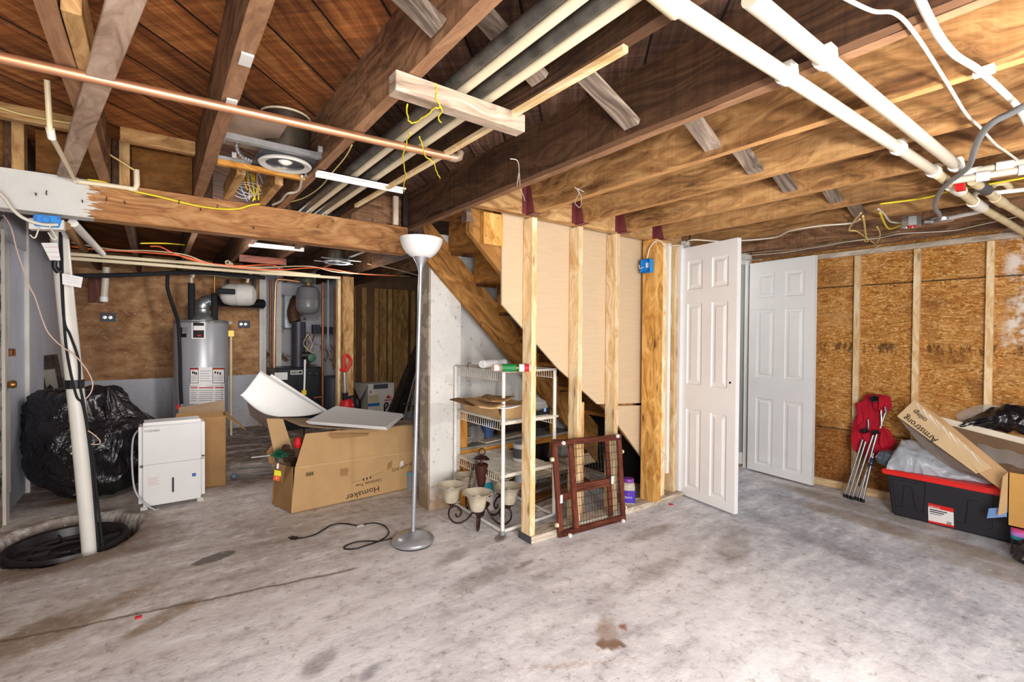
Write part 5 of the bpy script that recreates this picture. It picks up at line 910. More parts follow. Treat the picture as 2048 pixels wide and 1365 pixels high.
fq = [PZ(612, 846, zf), PZ(672, 815, zf), PZ(806, 831, zf), PZ(772, 858, zf)]
G().prism(fq, (0, 0, .012)).obj('sheet', FOAM, t2)
tag(G().prism([p+V((.012, .01, -.0125)) for p in fq], (0, 0, .0115)).obj('foam_sheet', FOAM), 'white speckled foam sheet lying on the long carton, lower of two', 'sheet')
# what sticks out of the carton
t2 = thing('tree_tip', fp(560, 910, .14), 'green artificial tree tip on a steel rod poking out of the carton', 'artificial tree'); a, b = fp(540, 912, .16), fp(574, 906, .14)
G().tube([fp(503, 916, .18), a], .005, 8).obj('rod', STEEL, t2); g = G(); d = (b-a)
for i in range(240):
    k = random.random(); c = a+d*k; an = random.random()*6.28; o = d.orthogonal().normalized(); s = d.normalized().cross(o); n_ = (o*math.cos(an)+s*math.sin(an)); g.bar(c, c+n_*.032*(1-.45*k*k)*(.4+1.2*min(k*3, 1))*.8+d.normalized()*.018, .003, .002)
tag(g.obj('needles', GREENF, t2), kind='stuff')
for i, (x, y) in enumerate(((572, 898), (582, 908), (575, 918), (588, 925))):
    c = fp(x, y, .1+.03*i); g = G()
    for j in range(7):
        for k in range(8): a_ = k*.785+j*.4; r = .02*math.sin(math.pi*(j+.7)/7.6); p = c+V((math.cos(a_)*r, math.sin(a_)*r, -.028+.008*j)); g.bar(p, p+V((math.cos(a_)*.012, math.sin(a_)*.012, .006)), .009, .003)
    tag(g.obj('pine_cone', CONE), 'brown pine cone decoration inside the open end of the carton', 'pine cone', 'pine cones in the carton')
tag(crumple_obj('red_ribbon', fp(596, 897, .12), [(0, 0), (.02, .0), (.03, .03), (.02, .07), (0, .08)], REDF, amp=.02, n=20), 'scrap of red ribbon inside the open end of the carton', 'ribbon')
t2 = thing('price_tag', fp(556, 950, .1), 'yellow and orange tag hanging on the carton end flap', 'tag'); G().prism([fp(549, 940, .12), fp(562, 943, .1), fp(562, 953, .1), fp(548, 952, .12)], -ey*.002).obj('yellow_half', YTAG, t2); G().prism([fp(548, 951, .12), fp(561, 953, .1), fp(558, 963, .1), fp(546, 960, .12)], -ey*.002).obj('orange_half', OTAG, t2); text('lettering', '3', fp(551, 959, .095), ex, (0, 0, 1), .022, LABW, t2); G().prism([fp(554, 928, .115), fp(558, 927, .115), fp(557, 938, .115), fp(553, 938, .115)], -ey*.002).obj('white_label', LABW, t2)
t2 = thing('stand_leg', PZ(500, 950, .03), 'steel tree stand leg with grey cap lying beside the carton', 'tree stand'); G().tube([PZ(470, 952, .03), PZ(544, 946, .05)], .008, 8).obj('bar', STEEL, t2); G().tube([PZ(474, 938, .06), PZ(544, 934, .08)], .007, 8).obj('bar', STEEL, t2); G().ball(PZ(468, 953, .03), .024, 12, 8, (1, 1, 1)).obj('end_cap', plain('blue_grey_cap', '#5d7288', .5), t2, smooth='all')
t2 = thing('paint_bucket', PZ(829, 985), 'small grey metal can behind the lamp pole next to the column', 'can'); c = PZ(829, 984); G().lathe([(0, .004), (.035, .0), (.037, .135), (.039, .138), (.036, .14), (.036, .13), (0, .128)], c+V((.015, .1, 0)), (0, 0, 1), 24).obj('can', GREY, t2, smooth=True); G().lathe([(.0375, .115), (.0375, .128)], c+V((.015, .1, 0)), (0, 0, 1), 24).obj('teal_band', TEAL, t2)
# ---------------------------------------------------------------- floor lamp
lb = PZ(826, 1086); t = thing('floor_lamp', lb, 'silver torchiere floor lamp with white bowl shade standing in the middle', 'floor lamp')
zr, zs_, zc = PY(842, 478, lb.y).z, PY(842, 516, lb.y).z, PY(843, 543, lb.y).z
top = V((PY(843, 516, lb.y).x-.004, lb.y, zs_)); axl = (top-(lb+V((0, 0, .05)))).normalized()
G().lathe([(0, .008), (.122, .008), (.126, .02), (.12, .032), (.085, .055), (.03, .068), (.02, .072), (0, .072)], lb, (0, 0, 1), 48).obj('base', SILVER, t, smooth=True); G().lathe([(.0, 0), (.118, 0), (.118, .01)], lb, (0, 0, 1), 40).obj('base_pad', BLK, t)
pz = lambda z: lb+V((0, 0, .05))+axl*((z-.05)/axl.z)
pl = G().tube([pz(.06), pz(zc)], .0125, 16).obj('pole', SILVER, t, smooth=True)
for z in (.62, 1.16): G().tube([pz(z-.004), pz(z+.004)], .0135, 16).obj('pole_joint', SILVER, pl, smooth=True)
h_ = zs_-zc; G().lathe([(.0125, -.005), (.0135, .0), (.017, h_*.25), (.026, h_*.55), (.040, h_*.85), (.049, h_+.006), (.047, h_+.01), (.02, h_)], pz(zc), axl, 32).obj('holder', SILVER, t, smooth=True)
R_ = .128; hb = zr-zs_; prof = [(.04, .0), (.065, .008), (.09, .03), (.112, .062), (.124, .09), (R_, hb), (R_-.004, hb), (.12, .09), (.105, .06), (.06, .015), (0, .01)]
G().lathe(prof, pz(zs_), axl, 48).obj('shade', SHADE, t, smooth=True)
cp = [(800, 1076), (782, 1078), (760, 1083), (735, 1083), (712, 1085), (694, 1091), (688, 1096), (693, 1099), (712, 1098), (735, 1091), (758, 1083), (775, 1072), (777, 1062), (768, 1052), (752, 1047), (735, 1048), (718, 1052), (690, 1048), (665, 1050), (648, 1060), (630, 1070), (608, 1076), (594, 1077)]
cd = cable('cord', [PZ(x, y, .006+.004*(i > 7 and i < 14)) for i, (x, y) in enumerate(cp)], .0042, BLK, t, n=5)
p, q = PZ(594, 1077, .010), PZ(582, 1076, .010); G().bar(p, q, .018, .014).tube([q, q+(q-p).normalized()*.016+V((0, .004, 0))], .0025, 5).tube([q+V((0, -.008, 0)), q+(q-p).normalized()*.016+V((0, -.008, 0))], .0025, 5).obj('plug', BLKM, cd)
p = PZ(720, 1052, .012); G().bar(p-V((.022, .003, 0)), p+V((.022, -.003, 0)), .022, .002).obj('cord_tag', LABW, cd)
# ---------------------------------------------------------------- wire shelf unit
A, B, Cc = V((1.737, 2.415, 0)), V((2.185, 2.44, 0)), V((1.746, 3.02, 0)); Dd = B+(Cc-A); zt = 1.018
t = thing('shelf_unit', (A+Dd)/2, 'white metal shelf unit with wire shelves beside the column', 'shelving unit')
for p in (A, B, Cc, Dd):
    o = G().tube([p, p+V((0, 0, zt))], .0125, 12).obj('post', PVCD, t, smooth=True); G().tube([p, p+V((0, 0, .025))], .015, 12).obj('foot_cap', GREY, o)
g = G()
for a, b in ((A, B), (A, Cc), (Cc, Dd), (B, Dd)): g.tube([a+V((0, 0, .02)), b+V((0, 0, .02))], .011, 10)
g.obj('base_frame', PVCD, t, smooth=True)
g = G()
for a, b in ((A, B), (A, Cc), (Cc, Dd), (B, Dd)): g.bar(a+V((0, 0, zt+.002)), b+V((0, 0, zt+.002)), .022, .007)
g.obj('top_frame', WHITED, t)
for z, nm in ((zt-.006, 'wire_shelf'), (.70, 'wire_shelf'), (.368, 'wire_shelf')):
    g = G(); y0, y1, xa, xb = 2.425, 3.01, 1.752, 2.178; n = 24; lip = -.055
    for i in range(n+1):
        y = y0+(y1-y0)*i/n; x0 = xa+.04*(i/n)*0; g.tube([(x0-.004, y, z+lip), (x0, y, z), (xb, y, z), (xb+.004, y, z+lip)], .0026, 5)
    for x in (xa, xa+.14, xb-.14, xb): g.tube([(x, y0, z-.003), (x, y1, z-.003)], .003, 6)
    for x in (xa-.004, xb+.004): g.tube([(x, y0, z+lip), (x, y1, z+lip)], .003, 6)
    if z < 1:
        g.bar((1.74, 2.42, z-.006), (2.18, 2.44, z-.006), .008, .022)
        for p in (A, Cc, B, Dd): g.tube([p+V((-.016, 0, z-.006)), p+V((.03, 0, z-.006))], .009, 8)
    g.obj(nm, PVCY if 0 else plain('rusty_white_wire', '#e0d6c4', .5, var=.25, scale=20), t)
# on the unit's top
def tubei(name, p, q, r, m, label, parts=(), cat='caulk tube', group=None):
    t_ = thing(name, p, label, cat, group); p, q = V(p), V(q); d = (q-p).normalized(); L = (q-p).length
    G().lathe([(0, 0), (r*.85, 0), (r*.9, .012), (r, .014), (r, L), (r*.5, L+.004), (r*.25, L+.02), (0, L+.05)], p, d, 20).obj('tube', m, t_, smooth=True)
    for a, b, mm, nn in parts: G().lathe([(r*1.012, a), (r*1.012, b)], p, d, 20).obj(nn, mm, t_, smooth=True)
    return t_
zz = zt+.012
p = PZ(963, 729, zz+.026); q = PZ(1030, 724, zz+.026); tubei('caulk_tube', p, p+(q-p).normalized()*.25, .027, WHITE, 'plain white caulk tube at the back on the shelf unit top')
p = PZ(986, 736, zz+.02); tubei('caulk_tube', p, p+V((.06, -.01, .0)), .021, plain('peach_tube', '#eebfa4', .5), 'peach and white small tube in the middle on the shelf unit top', [(.0, .03, WHITE, 'white_band')])
p = PZ(1003, 736, zz+.022); q = PZ(1046, 736, zz+.022); tubei('caulk_tube', p, p+(q-p).normalized()*.17, .023, LABW, 'white caulk tube with green and red label in front on the shelf unit top', [(.002, .105, LGREEN, 'green_label'), (.135, .165, REDI, 'red_label'), (.088, .1, BRASS, 'gold_seal')])
tag(G().tube(curve([PZ(936, 738, zt+.01), PZ(935, 730, zt+.03), PZ(938, 726, zt+.04), PZ(944, 727, zt+.04)], 4), .003, 6).obj('wire_hook', COPPERD), 'small bent wire hook on the left of the shelf unit top', 'hook')
# middle shelf
t = thing('cardboard_tray', (1.9, 2.7, .705), 'worn cardboard tray on the middle wire shelf', 'tray'); z0 = .708
tr = [V((1.765, 2.49, z0)), V((1.99, 2.45, z0)), V((1.99, 2.93, z0)), V((1.775, 2.95, z0))]; g = G()
for i in range(4): a, b = tr[i], tr[(i+1) % 4]; o = ((a+b)/2-(tr[0]+tr[2])/2).normalized()*.025; g.prism([a, b, b+o+V((0, 0, .085)), a+o+V((0, 0, .085))], -o*.18)
g.prism(tr, (0, 0, .005)); g.obj('tray', CARD, t); p = V((1.80, 2.463, z0+.055)); G().box(p, p+V((.10, .002, .012))).obj('print', CARDD, t) if 0 else None
G().prism([V((1.965, 2.428, z0+.07)), V((1.99, 2.428, z0+.075)), V((1.985, 2.445, z0+.01)), V((1.95, 2.445, z0+.01))], (0, .002, 0)).obj('tape', plain('kraft_tape', '#b08a62', .6), t)
def flat(name, px, z, th, m, label, sag=.01):
    pts = [PZ(x, y, z) for x, y in px]; n_ = 6
    return tag(G().grid(lambda u, v: pts[0].lerp(pts[1], u).lerp(pts[3].lerp(pts[2], u), v)+V((0, 0, sag*math.sin(math.pi*u*1.5+v*2)+.012*(v-.5)*(u-.5))), n_, n_).obj(name, m, smooth='all', thick=th), label, 'cardboard')
flat('cardboard_flat', [(899, 801), (945, 797), (960, 806), (935, 815)], .822, .004, CARDD, 'flattened cardboard on the tray, left piece folded over'); flat('cardboard_flat', [(930, 802), (962, 797), (1010, 812), (960, 818)], .838, .004, CARDW, 'pale cardboard sheet across the middle of the tray'); flat('cardboard_flat', [(962, 796), (992, 788), (1030, 795), (985, 806)], .862, .004, CARDD, 'flattened cardboard on the tray, raised right piece'); flat('paper_sheet', [(945, 808), (1000, 806), (1046, 812), (978, 818)], .806, .003, PAPERW, 'white sheet lying under the cardboard on the tray')
c = PZ(1028, 836, .71); t = thing('bagged_box', c, 'black box in a clear plastic bag on the middle wire shelf behind the stud', 'box'); c = V((2.085, 2.50, .708)); G().box(c+V((-.06, -.03, 0)), c+V((.08, .12, .055))).obj('box', BLK, t, bevel=.004); G().box(c+V((.03, -.031, .02)), c+V((.05, -.029, .045))).obj('blue_label', TAPEB, t); crumple_obj('bag', c+V((0, .05, .03)), [(.08, 0), (.105, .02), (.09, .06), (.04, .085), (0, .09)], CLEAR, t, amp=.02, n=30)
# lower shelf and bench
def can(name, c, r, h, m, label, lidm=None, cat='paint can', band=None, group=None):
    t_ = thing(name, c, label, cat, group); c = V(c); G().lathe([(0, .002), (r*.97, .0), (r, .004), (r, h-.006), (r*1.03, h-.002), (r*1.0, h), (r*.9, h-.004), (0, h-.006)], c, (0, 0, 1), 28).obj('can', m, t_, smooth=True)
    if lidm: G().lathe([(r*.88, h-.001), (r*.86, h+.003), (0, h)], c, (0, 0, 1), 28).obj('lid', lidm, t_, smooth=True)
    if band: G().lathe([(r*1.012, h*.2), (r*1.012, h*.75)], c, (0, 0, 1), 28).obj('paper_label', band, t_)
    return t_
c = PZ(1088, 930, .375); c = V((2.06, 2.62, .376)); can('paint_can', c, .075, .12, plain('grey_white_can', '#cfccc6', .45), 'grey paint can with dark label on the lowest wire shelf', GREY, band=GREYD)
c = V((2.21, 2.84, .0)); can('paint_bucket', V((2.27, 2.86, .115)), .085, .14, WHITED, 'white paint bucket on the loose boards below the lowest wire shelf', None, band=plain('bluegrey_print', '#a8b3c0', .6))
can('paint_can', (2.12, 3.16, .407), .075, .165, plain('dim_white', '#c6cdd0', .5), 'pale paint can with dark lid on the bench behind the shelf unit', GREYD) if 0 else None
can('paint_can', (2.235, 3.2, .061), .075, .20, plain('pale_teal_can', '#bcd0cf', .5), 'pale teal paint can with dark lid under the bench shelf', GREYD)
c = V((2.06, 3.2, .061)); t = thing('blue_tub', c, 'blue and white plastic tub under the bench shelf', 'tub'); G().lathe([(0, 0), (.075, 0), (.085, .2), (.088, .205), (.0, .2)], c, (0, 0, 1), 24).obj('tub', BLUEP, t, smooth=True); G().lathe([(.0835, .10), (.0865, .17)], c, (0, 0, 1), 24, 3.2, 5.2).obj('white_print', WHITED, t)
tag(G().lathe([(0, 0), (.05, 0), (.06, .13), (0, .13)], V((2.17, 3.24, .406)), (0, 0, 1), 20).obj('blue_bucket', plain('dim_blue', '#3b5580', .5), smooth=True), 'small dim blue bucket on the bench shelf', 'bucket')
tag(crumple_obj('plastic_bag', V((2.03, 3.24, .406)), [(0, 0), (.09, .0), (.1, .05), (.07, .12), (0, .15)], plain('dim_plastic', '#7d7672', .5, var=.4), amp=.03, n=30), 'crumpled grey plastic bag on the bench shelf', 'bag')
for i in range(4): tag(board('paint_stick', (1.86, 3.14, .41+.014*i), (1.96+.01*i, 3.17, .41+.014*i), .03, .008, WHITED if i % 2 else SILLW), 'thin paint stick stacked on the bench shelf by the upright', 'stick', 'paint sticks on the bench')
tag(board('shelf_board', (2.04, 3.12, .412), (2.5, 3.2, .412), .1, .014, SILLW), 'loose weathered board lying on the bench shelf', 'board')
c = V((1.90, 2.93, 0)); t = thing('plastic_tub', c, 'white plastic tub with teal label behind the chandelier urn', 'tub'); c = PZ(965, 990); c = V((PY(968, 980, 2.88).x, 2.88, 0)); G().lathe([(0, .002), (.085, .0), (.075, .235), (.06, .25), (0, .25)], c, (0, 0, 1), 24).obj('tub', plain('pinkish_white', '#d8cdc6', .5), t, smooth=True)
tag(G().box((1.835, 2.86, .03), (1.93, 2.95, .33)).obj('teal_box', TEAL), 'teal box standing behind the chandelier', 'box') if 0 else G().lathe([(.0825, .12), (.0785, .2)], c, (0, 0, 1), 24, 3.3, 4.4).obj('teal_label', TEAL, t)
t = thing('wire_basket', (1.86, 2.98, 0), 'small orange wire basket against the column behind the chandelier', 'basket'); g = G()
for k in range(5): z = .2+.03*k; g.tube([(1.765, 2.93, z), (1.85, 2.93, z), (1.85, 3.0, z), (1.765, 3.0, z)], .0025, 5, closed=True)
for k in range(6): g.tube([(1.765+.017*k, 2.93, .2), (1.765+.017*k, 2.93, .32)], .0025, 5)
g.obj('wires', plain('orange_wire', '#c8842c', .5), t); G().box((1.77, 2.935, 0), (1.845, 2.995, .2)).obj('stand', ORANGEW, t)
# ---------------------------------------------------------------- chandelier
cc = PZ(962, 1046); t = thing('chandelier', cc, 'bronze five-arm chandelier with alabaster glass shades standing on the floor', 'chandelier')
zb = .15; G().lathe([(0, .215), (.012, .22), (.02, .235), (.028, .265), (.042, .345), (.046, .385), (.04, .392), (.012, .40), (.008, .42), (0, .425)], cc, (0, 0, 1), 24).obj('urn', plain('bronze_red', '#4d2a24', .4, .4), t, smooth=True)
G().lathe([(0, .03), (.02, .05), (.03, .09), (.055, .115), (.06, .125), (.03, .145), (.016, .2), (.018, .21), (.014, .225)], cc, (0, 0, 1), 24).obj('hub', BRONZE, t, smooth=True)
cpz = cc+V((.0, .0, .438)); G().lathe([(0, .012), (.03, .008), (.052, -.008), (.055, -.016), (.0, -.012)], cpz, (.12, .1, 1), 24).obj('canopy', BRONZE, t, smooth=True); G().tube([cpz+V((.004, 0, .022))+V((math.cos(a)*.021*.8, -math.cos(a)*.021*.6, .012+math.sin(a)*.021)) for a in [k*math.pi/9 for k in range(18)]], .004, 6, closed=True).obj('hoop', BRONZE, t, smooth='all')
g = G(); ca = cpz+V((-.02, .01, .0)); cb = cc+V((-.062, .045, .17))
for k in range(15):
    p = ca.lerp(cb, k/14)+V((-.025*math.sin(math.pi*k/14), 0, 0)); a0 = (k % 2)*math.pi/2; g.tube([p+V((math.cos(a0)*.006*math.cos(a), math.sin(a0)*.006*math.cos(a), .013*math.sin(a))) for a in [j*math.pi/4 for j in range(8)]], .0018, 5, closed=True)
g.obj('chain', BRONZE, t)
for k, ang in enumerate((-1.62, -2.88, 2.15, .89, -.36)):
    ar = ang; dx = _r0*math.cos(ar)+V((_f.x, _f.y, 0)).normalized()*math.sin(ar); 
    P = lambda r, z: cc+dx*r+V((0, 0, z))
    arm = G().tube(curve([P(.03, .13), P(.055, .08), P(.09, .035), (P(.135, .012)), P(.18, .02), P(.212, .06), P(.208, .11), P(.17, .125), P(.135, .095), P(.14, .06), P(.163, .055), P(.168, .075)], 6), .0062, 8).obj('arm', BRONZE, t, smooth='all')
    G().tube([P(.195, .122), P(.198, .14)], .012, 10).obj('arm_joint', BRONZE, arm); sp = P(.198, .142)
    G().tube(curve([P(.022, .15), P(.04, .20), P(.06, .21), P(.066, .19), P(.055, .18)], 5), .005, 6).obj('scroll', BRONZE, t, smooth='all')
    G().lathe([(0, 0), (.03, .002), (.036, .014), (.034, .018), (0, .016)], sp, (0, 0, 1), 20).obj('cup', BRONZE, arm, smooth=True)
    G().lathe([(.02, .012), (.040, .014), (.050, .04), (.056, .075), (.064, .1), (.082, .118), (.096, .126), (.093, .128), (.078, .118), (.060, .098), (.05, .07), (.038, .03)], sp, (0, 0, 1), 36, wob=lambda a, h: 1+.03*math.cos(6*a)*max(0, h-.05)/.08).obj('glass_shade', GLASSM, t, smooth=True)
    G().ball(sp+V((0, 0, .085)), .025, 14, 10).obj('bulb', BULB, t, smooth='all')
# ---------------------------------------------------------------- pet gate
g0, g1 = V((1.994, 2.176, 0)), V((2.55, 2.128, 0)); ux = (g1-g0).normalized(); Wg = (g1-g0).length; ln = V((-ux.y, ux.x, 0)); hz = V((0, 0, .60))+ln*.03-ux*.035*0
hz = (PN(1104, 880, g0+ln*.02, ln)-g0); hz = V((hz.x, hz.y, hz.z)); h2 = PN(1240, 868, g1+ln*.02, ln)-g1
t = thing('pet_gate', (g0+g1)/2, 'brown wooden pet gate with wire mesh leaning on the studs', 'pet gate')
def gp(u, v, off=0.): return (g0+hz*v).lerp(g1+h2*v, u)-ln*off
def rail(name, u0, v0, u1, v1, w, off=0., th=.02, parent=None): return board(name, gp(u0, v0, off), gp(u1, v1, off), w, th, REDW, parent or t, up=-ln)
rail('stile', .025, .0, .025, 1., .034); rail('stile', .975, 0, .975, 1., .034); rail('top_rail', 0, .965, 1, .965, .036, .006); rail('bottom_rail', 0, .035, 1, .035, .036, .006)
rail('slide_stile', .225, .07, .225, .94, .036, .018); rail('slide_stile', .80, .07, .80, .94, .032, -.012); rail('slide_rail', .24, .47, .78, .47, .05, .0); rail('slide_stub', .05, .40, .2, .40, .045, -.01)
MESHM = plain('mesh_wire', '#332c28', .5, .6)
for lo, hi, uu0, uu1, o in ((.06, .95, .06, .22, 0), (.07, .93, .24, .95, .008)):
    g = G(); nc = 4 if uu1 < .3 else 16
    for i in range(nc): u = uu0+(uu1-uu0)*(i+.5)/nc; g.tube([gp(u, lo, o), gp(u, hi, o)], .0013, 5)
    for j in range(10): v = lo+(hi-lo)*(j+.5)/10; g.tube([gp(uu0, v, o+.002), gp(uu1, v, o+.002)], .0015, 5)
    g.obj('wire_mesh', MESHM, t)
for u, v, o in ((.12, .965, .02), (.92, .985, .02), (.12, .015, .022), (.93, .015, .022)): G().lathe([(0, .014), (.011, .012), (.013, 0)], gp(u, v, o), -ln, 12).obj('rubber_bumper', PVCD, t, smooth=True)
for u, v in ((-.005, .8), (-.005, .13), (1.005, .79), (1.005, .14)): G().lathe([(0, .018), (.012, .015), (.014, 0)], gp(u, v, .0), -ux if u < .5 else ux, 12).obj('rubber_bumper', CREAM, t, smooth=True)
for u, v in ((.04, .4), (.80, .5)): G().box(gp(u, v, .022)-V((.008, .004, .025)), gp(u, v, .022)+V((.008, .004, .025))).obj('slide_clip', LABW, t)
# jar
c = V((2.74, 2.255, .042)); t = thing('snack_jar', c, 'clear snack jar with purple label and purple lid on the sill plate', 'jar')
sq = lambda a, h: 1/max(abs(math.cos(a)), abs(math.sin(a)))**.55
G().lathe([(0, .002), (.042, .0), (.046, .008), (.046, .125), (.04, .145), (.034, .152), (0, .152)], c, (0, 0, 1), 40, wob=sq).obj('jar', CLEARJ, t, smooth='all'); G().lathe([(.0475, .012), (.0475, .10)], c, (0, 0, 1), 40, wob=sq).obj('label', PURPLE, t, smooth='all')
tag(G().lathe([(0, .004), (.042, .004), (.043, .118), (.03, .13), (0, .132)], c, (0, 0, 1), 32, wob=sq).obj('contents', plain('snack_mix', '#b99f7e', .8, var=.35, scale=50), t, smooth='all'), kind='stuff'); G().lathe([(.037, .152), (.038, .156), (.038, .174), (.035, .178), (0, .178)], c, (0, 0, 1), 28).obj('lid', PURL, t, smooth=True)
fd = (V((0, 0, 0))-c); fd.z = 0; fd.normalize(); rr = V((-fd.y, fd.x, 0)); text('lettering', 'PEANUT', c+fd*.0555+V((0, 0, .048))-rr*.03, rr, (0, 0, 1), .018, LABW, t, sx=.85); G().prism([c+fd*.056+rr*.008+V((0, 0, .085)), c+fd*.056-rr*.008+V((0, 0, .085)), c+fd*.056+V((0, 0, .07))], fd*.0005).obj('emblem', ORG, t)
p = PZ(1342, 1010); tag(G().lathe([(0, .006), (.014, .006), (.016, 0)], p, (0, 0, 1), 12).obj('red_scrap', REDI), 'tiny red scrap on the floor by the left door', 'scrap')
p = PZ(277, 1237); tag(G().box(p+V((-.012, -.008, 0)), p+V((.012, .008, .008))).obj('red_scrap', REDI, bevel=.002), 'tiny red scrap on the bare floor at lower left', 'scrap')
# ---------------------------------------------------------------- folded camp chair
t = thing('camp_chair', PZ(1712, 1000), 'folded red camp chair with steel legs leaning on the wall stud', 'folding chair')
def chp(x, y): # chair lies on a slanted plane from the floor line to the wall
    k = min(1, max(0, (1000-y)/205)); return PX(x, y, 4.33+.12*k)
fl = [(1693, 990), (1699, 992), (1708, 994), (1716, 997), (1722, 999), (1730, 1003)]; tp = [(1728, 880), (1735, 880), (1745, 893), (1760, 862), (1752, 905), (1748, 905)]
hub = [(1737, 868), (1750, 865), (1760, 866)]
segs = [((1693, 990), (1730, 878)), ((1701, 993), (1736, 882)), ((1709, 994), (1752, 866)), ((1716, 996), (1742, 930)), ((1722, 999), (1759, 864)), ((1730, 1003), (1752, 905)), ((1740, 858), (1741, 838)), ((1764, 856), (1775, 825)), ((1766, 820), (1768, 850)), ((1775, 825), (1774, 812)), ((1752, 912), (1742, 935))]
for i, (a, b) in enumerate(segs):
    p, q = chp(*a), chp(*b); p = p-V((.03+.008*(i % 3), 0, 0)); q = q-V((.05, 0, 0))
    if a[1] > 985: p.z = max(p.z, .016)
    o = G().tube([p, q], .0078, 10).obj('leg' if a[1] > 985 else 'frame_tube', CHROME, t, smooth=True)
    if a[1] > 985: G().tube([p-V((0, 0, .014)), p+V((0, 0, .012))], .012, 10).obj('foot', BLK, o)
for x, y in ((1735, 861), (1756, 864)): c = chp(x, y)-V((.055, 0, 0)); G().lathe([(0, -.015), (.025, -.012), (.025, .012), (0, .015)], c, (.3, .5, .8), 14).obj('hub', BLK, t)
for x, y in ((1742, 932), (1746, 922)): c = chp(x, y)-V((.045, 0, 0)); G().tube([c-V((0, 0, .02)), c+V((.0, -.01, .03))], .014, 10).obj('slider', plain('navy_plastic', '#24344e', .5), t)
def cloth(name, spine, m, seed, push=.03):
    """folded canvas hanging round a spine: [(px, py, half width in px)]"""
    n = len(spine)-1
    def fn(u, v):
        k = v*n; i = min(int(k), n-1); f = k-i; x, y, w = (spine[i][j]*(1-f)+spine[i+1][j]*f for j in range(3)); c = chp(x, y); w = w*.62*c.length/F; a = u*2*math.pi
        fold = 1+.22*math.sin(a*3+y*.05+seed)+.12*math.sin(a*7+seed*2+y*.11)
        return c+V((-.0, -1, 0))*(math.cos(a)*w*fold)+V((-1, 0, 0))*(push*(.6+math.sin(a))*fold)+V((0, 0, .006*mnoise.noise(V((a, v*6, seed)))))
    return G().grid(fn, 40, 30).obj(name, m, t, smooth='all')
cloth('seat_canvas', [(1762, 790, 2), (1757, 792, 22), (1756, 812, 28), (1750, 832, 20), (1744, 845, 14), (1748, 858, 32), (1754, 878, 34), (1752, 893, 26), (1742, 908, 13), (1738, 923, 2)], REDC, 1.3, .012)
cloth('back_canvas', [(1735, 803, 2), (1730, 808, 18), (1728, 830, 17), (1721, 850, 15), (1717, 880, 13), (1716, 902, 8), (1715, 906, 1)], REDC, 4.1, .008)
cloth('arm_canvas', [(1768, 793, 2), (1764, 797, 12), (1762, 812, 10), (1760, 822, 2)], REDC, 2.2, .045); cloth('side_canvas', [(1770, 858, 2), (1772, 875, 10), (1774, 890, 14), (1768, 896, 2)], REDC, 6.5, .02)
c = chp(1757, 796)-V((.085, 0, 0)); G().lathe([(.018, .0), (.026, .002), (.030, -.002), (.026, -.01), (0, -.01)], c, (-.75, -.2, .6), 20).obj('cup_holder', BLK, t)
# ---------------------------------------------------------------- tote
f0, f1 = V((4.155, 1.13, 0)), V((4.145, .42, 0)); dp = .33; zl = .30
t = thing('storage_tote', (4.3, .8, 0), 'black plastic storage tote with red lid at the sheathed wall', 'storage tote')
def tp(y, z, out=0., tap=.05): k = z/zl; return V((4.165-.025*k-out, y, z))
ya, yb = 1.12, .42
G().hexa([(4.165, ya-.03, .0), (4.165, yb+.03, .0), (4.46, yb+.03, 0), (4.46, ya-.03, 0), (4.14, ya, zl), (4.14, yb, zl), (4.475, yb, zl), (4.475, ya, zl)]).obj('tub', TOTE, t, bevel=.012, seg=3, smooth=True)
G().box((4.115, yb-.02, zl-.012), (4.49, ya+.02, zl+.024)).obj('lid', REDL, t, bevel=.008, seg=2, smooth=True)
def groove(pts, nm='panel_groove'): return G().tube([tp(PX(x, y, 4.15).y, PX(x, y, 4.15).z, .001) for x, y in pts], .0022, 5).obj(nm, plain('groove_black', '#0b0b0d', .7), t)
groove([(1783, 950), (1790, 1012), (1803, 1015), (1808, 972), (1823, 974), (1830, 1022), (1846, 1026), (1852, 962)]); groove([(1913, 1046), (1930, 1048), (1936, 1001), (1957, 1003)]); groove([(1988, 985), (1984, 1058), (1975, 1060)])
G().prism([tp(PX(1776, 945, 4.14).y, zl-.02, .006), tp(PX(1848, 958, 4.14).y, zl-.02, .006), tp(PX(1848, 958, 4.14).y, zl-.045, .004), tp(PX(1776, 945, 4.14).y, zl-.045, .004)], (.01, 0, 0)).obj('latch_ledge', TOTE, t, bevel=.003)
lx = lambda x, y, off=.0015: (lambda p: tp(p.y, p.z, off))(PX(x, y, 4.152))
lab = G().prism([lx(1856, 1007), lx(1907, 1019), lx(1907, 1056), lx(1856, 1045)], (.001, 0, 0)).obj('label', LABW, t)
G().prism([lx(1856, 1006, .0025), lx(1907, 1018, .0025), lx(1907, 1026, .0025), lx(1856, 1014, .0025)], (.001, 0, 0)).obj('red_band', REDL, lab); G().prism([lx(1856, 1042, .0025), lx(1907, 1053, .0025), lx(1907, 1057, .0025), lx(1856, 1046, .0025)], (.001, 0, 0)).obj('red_band', REDL, lab)
text('lettering', 'HYPER TOUGH', lx(1858, 1014.5, .0055), (0, -1, -.02), (0, 0, 1), .019, LABW, lab, sx=.42)
for k in range(3): G().prism([lx(1859, 1018+4*k, .0025), lx(1894-6*k, 1026+4*k-1.4*k, .0025), lx(1894-6*k, 1028+4*k-1.4*k, .0025), lx(1859, 1020+4*k, .0025)], (.0008, 0, 0)).obj('print_line', INK if k < 2 else GREY, lab)
for k in range(5): G().prism([lx(1893+2*k, 1044+.5*k, .0025), lx(1894+2*k, 1044.2+.5*k, .0025), lx(1894+2*k, 1050+.5*k, .0025), lx(1893+2*k, 1050+.5*k, .0025)], (.0008, 0, 0)).obj('barcode', INK, lab)
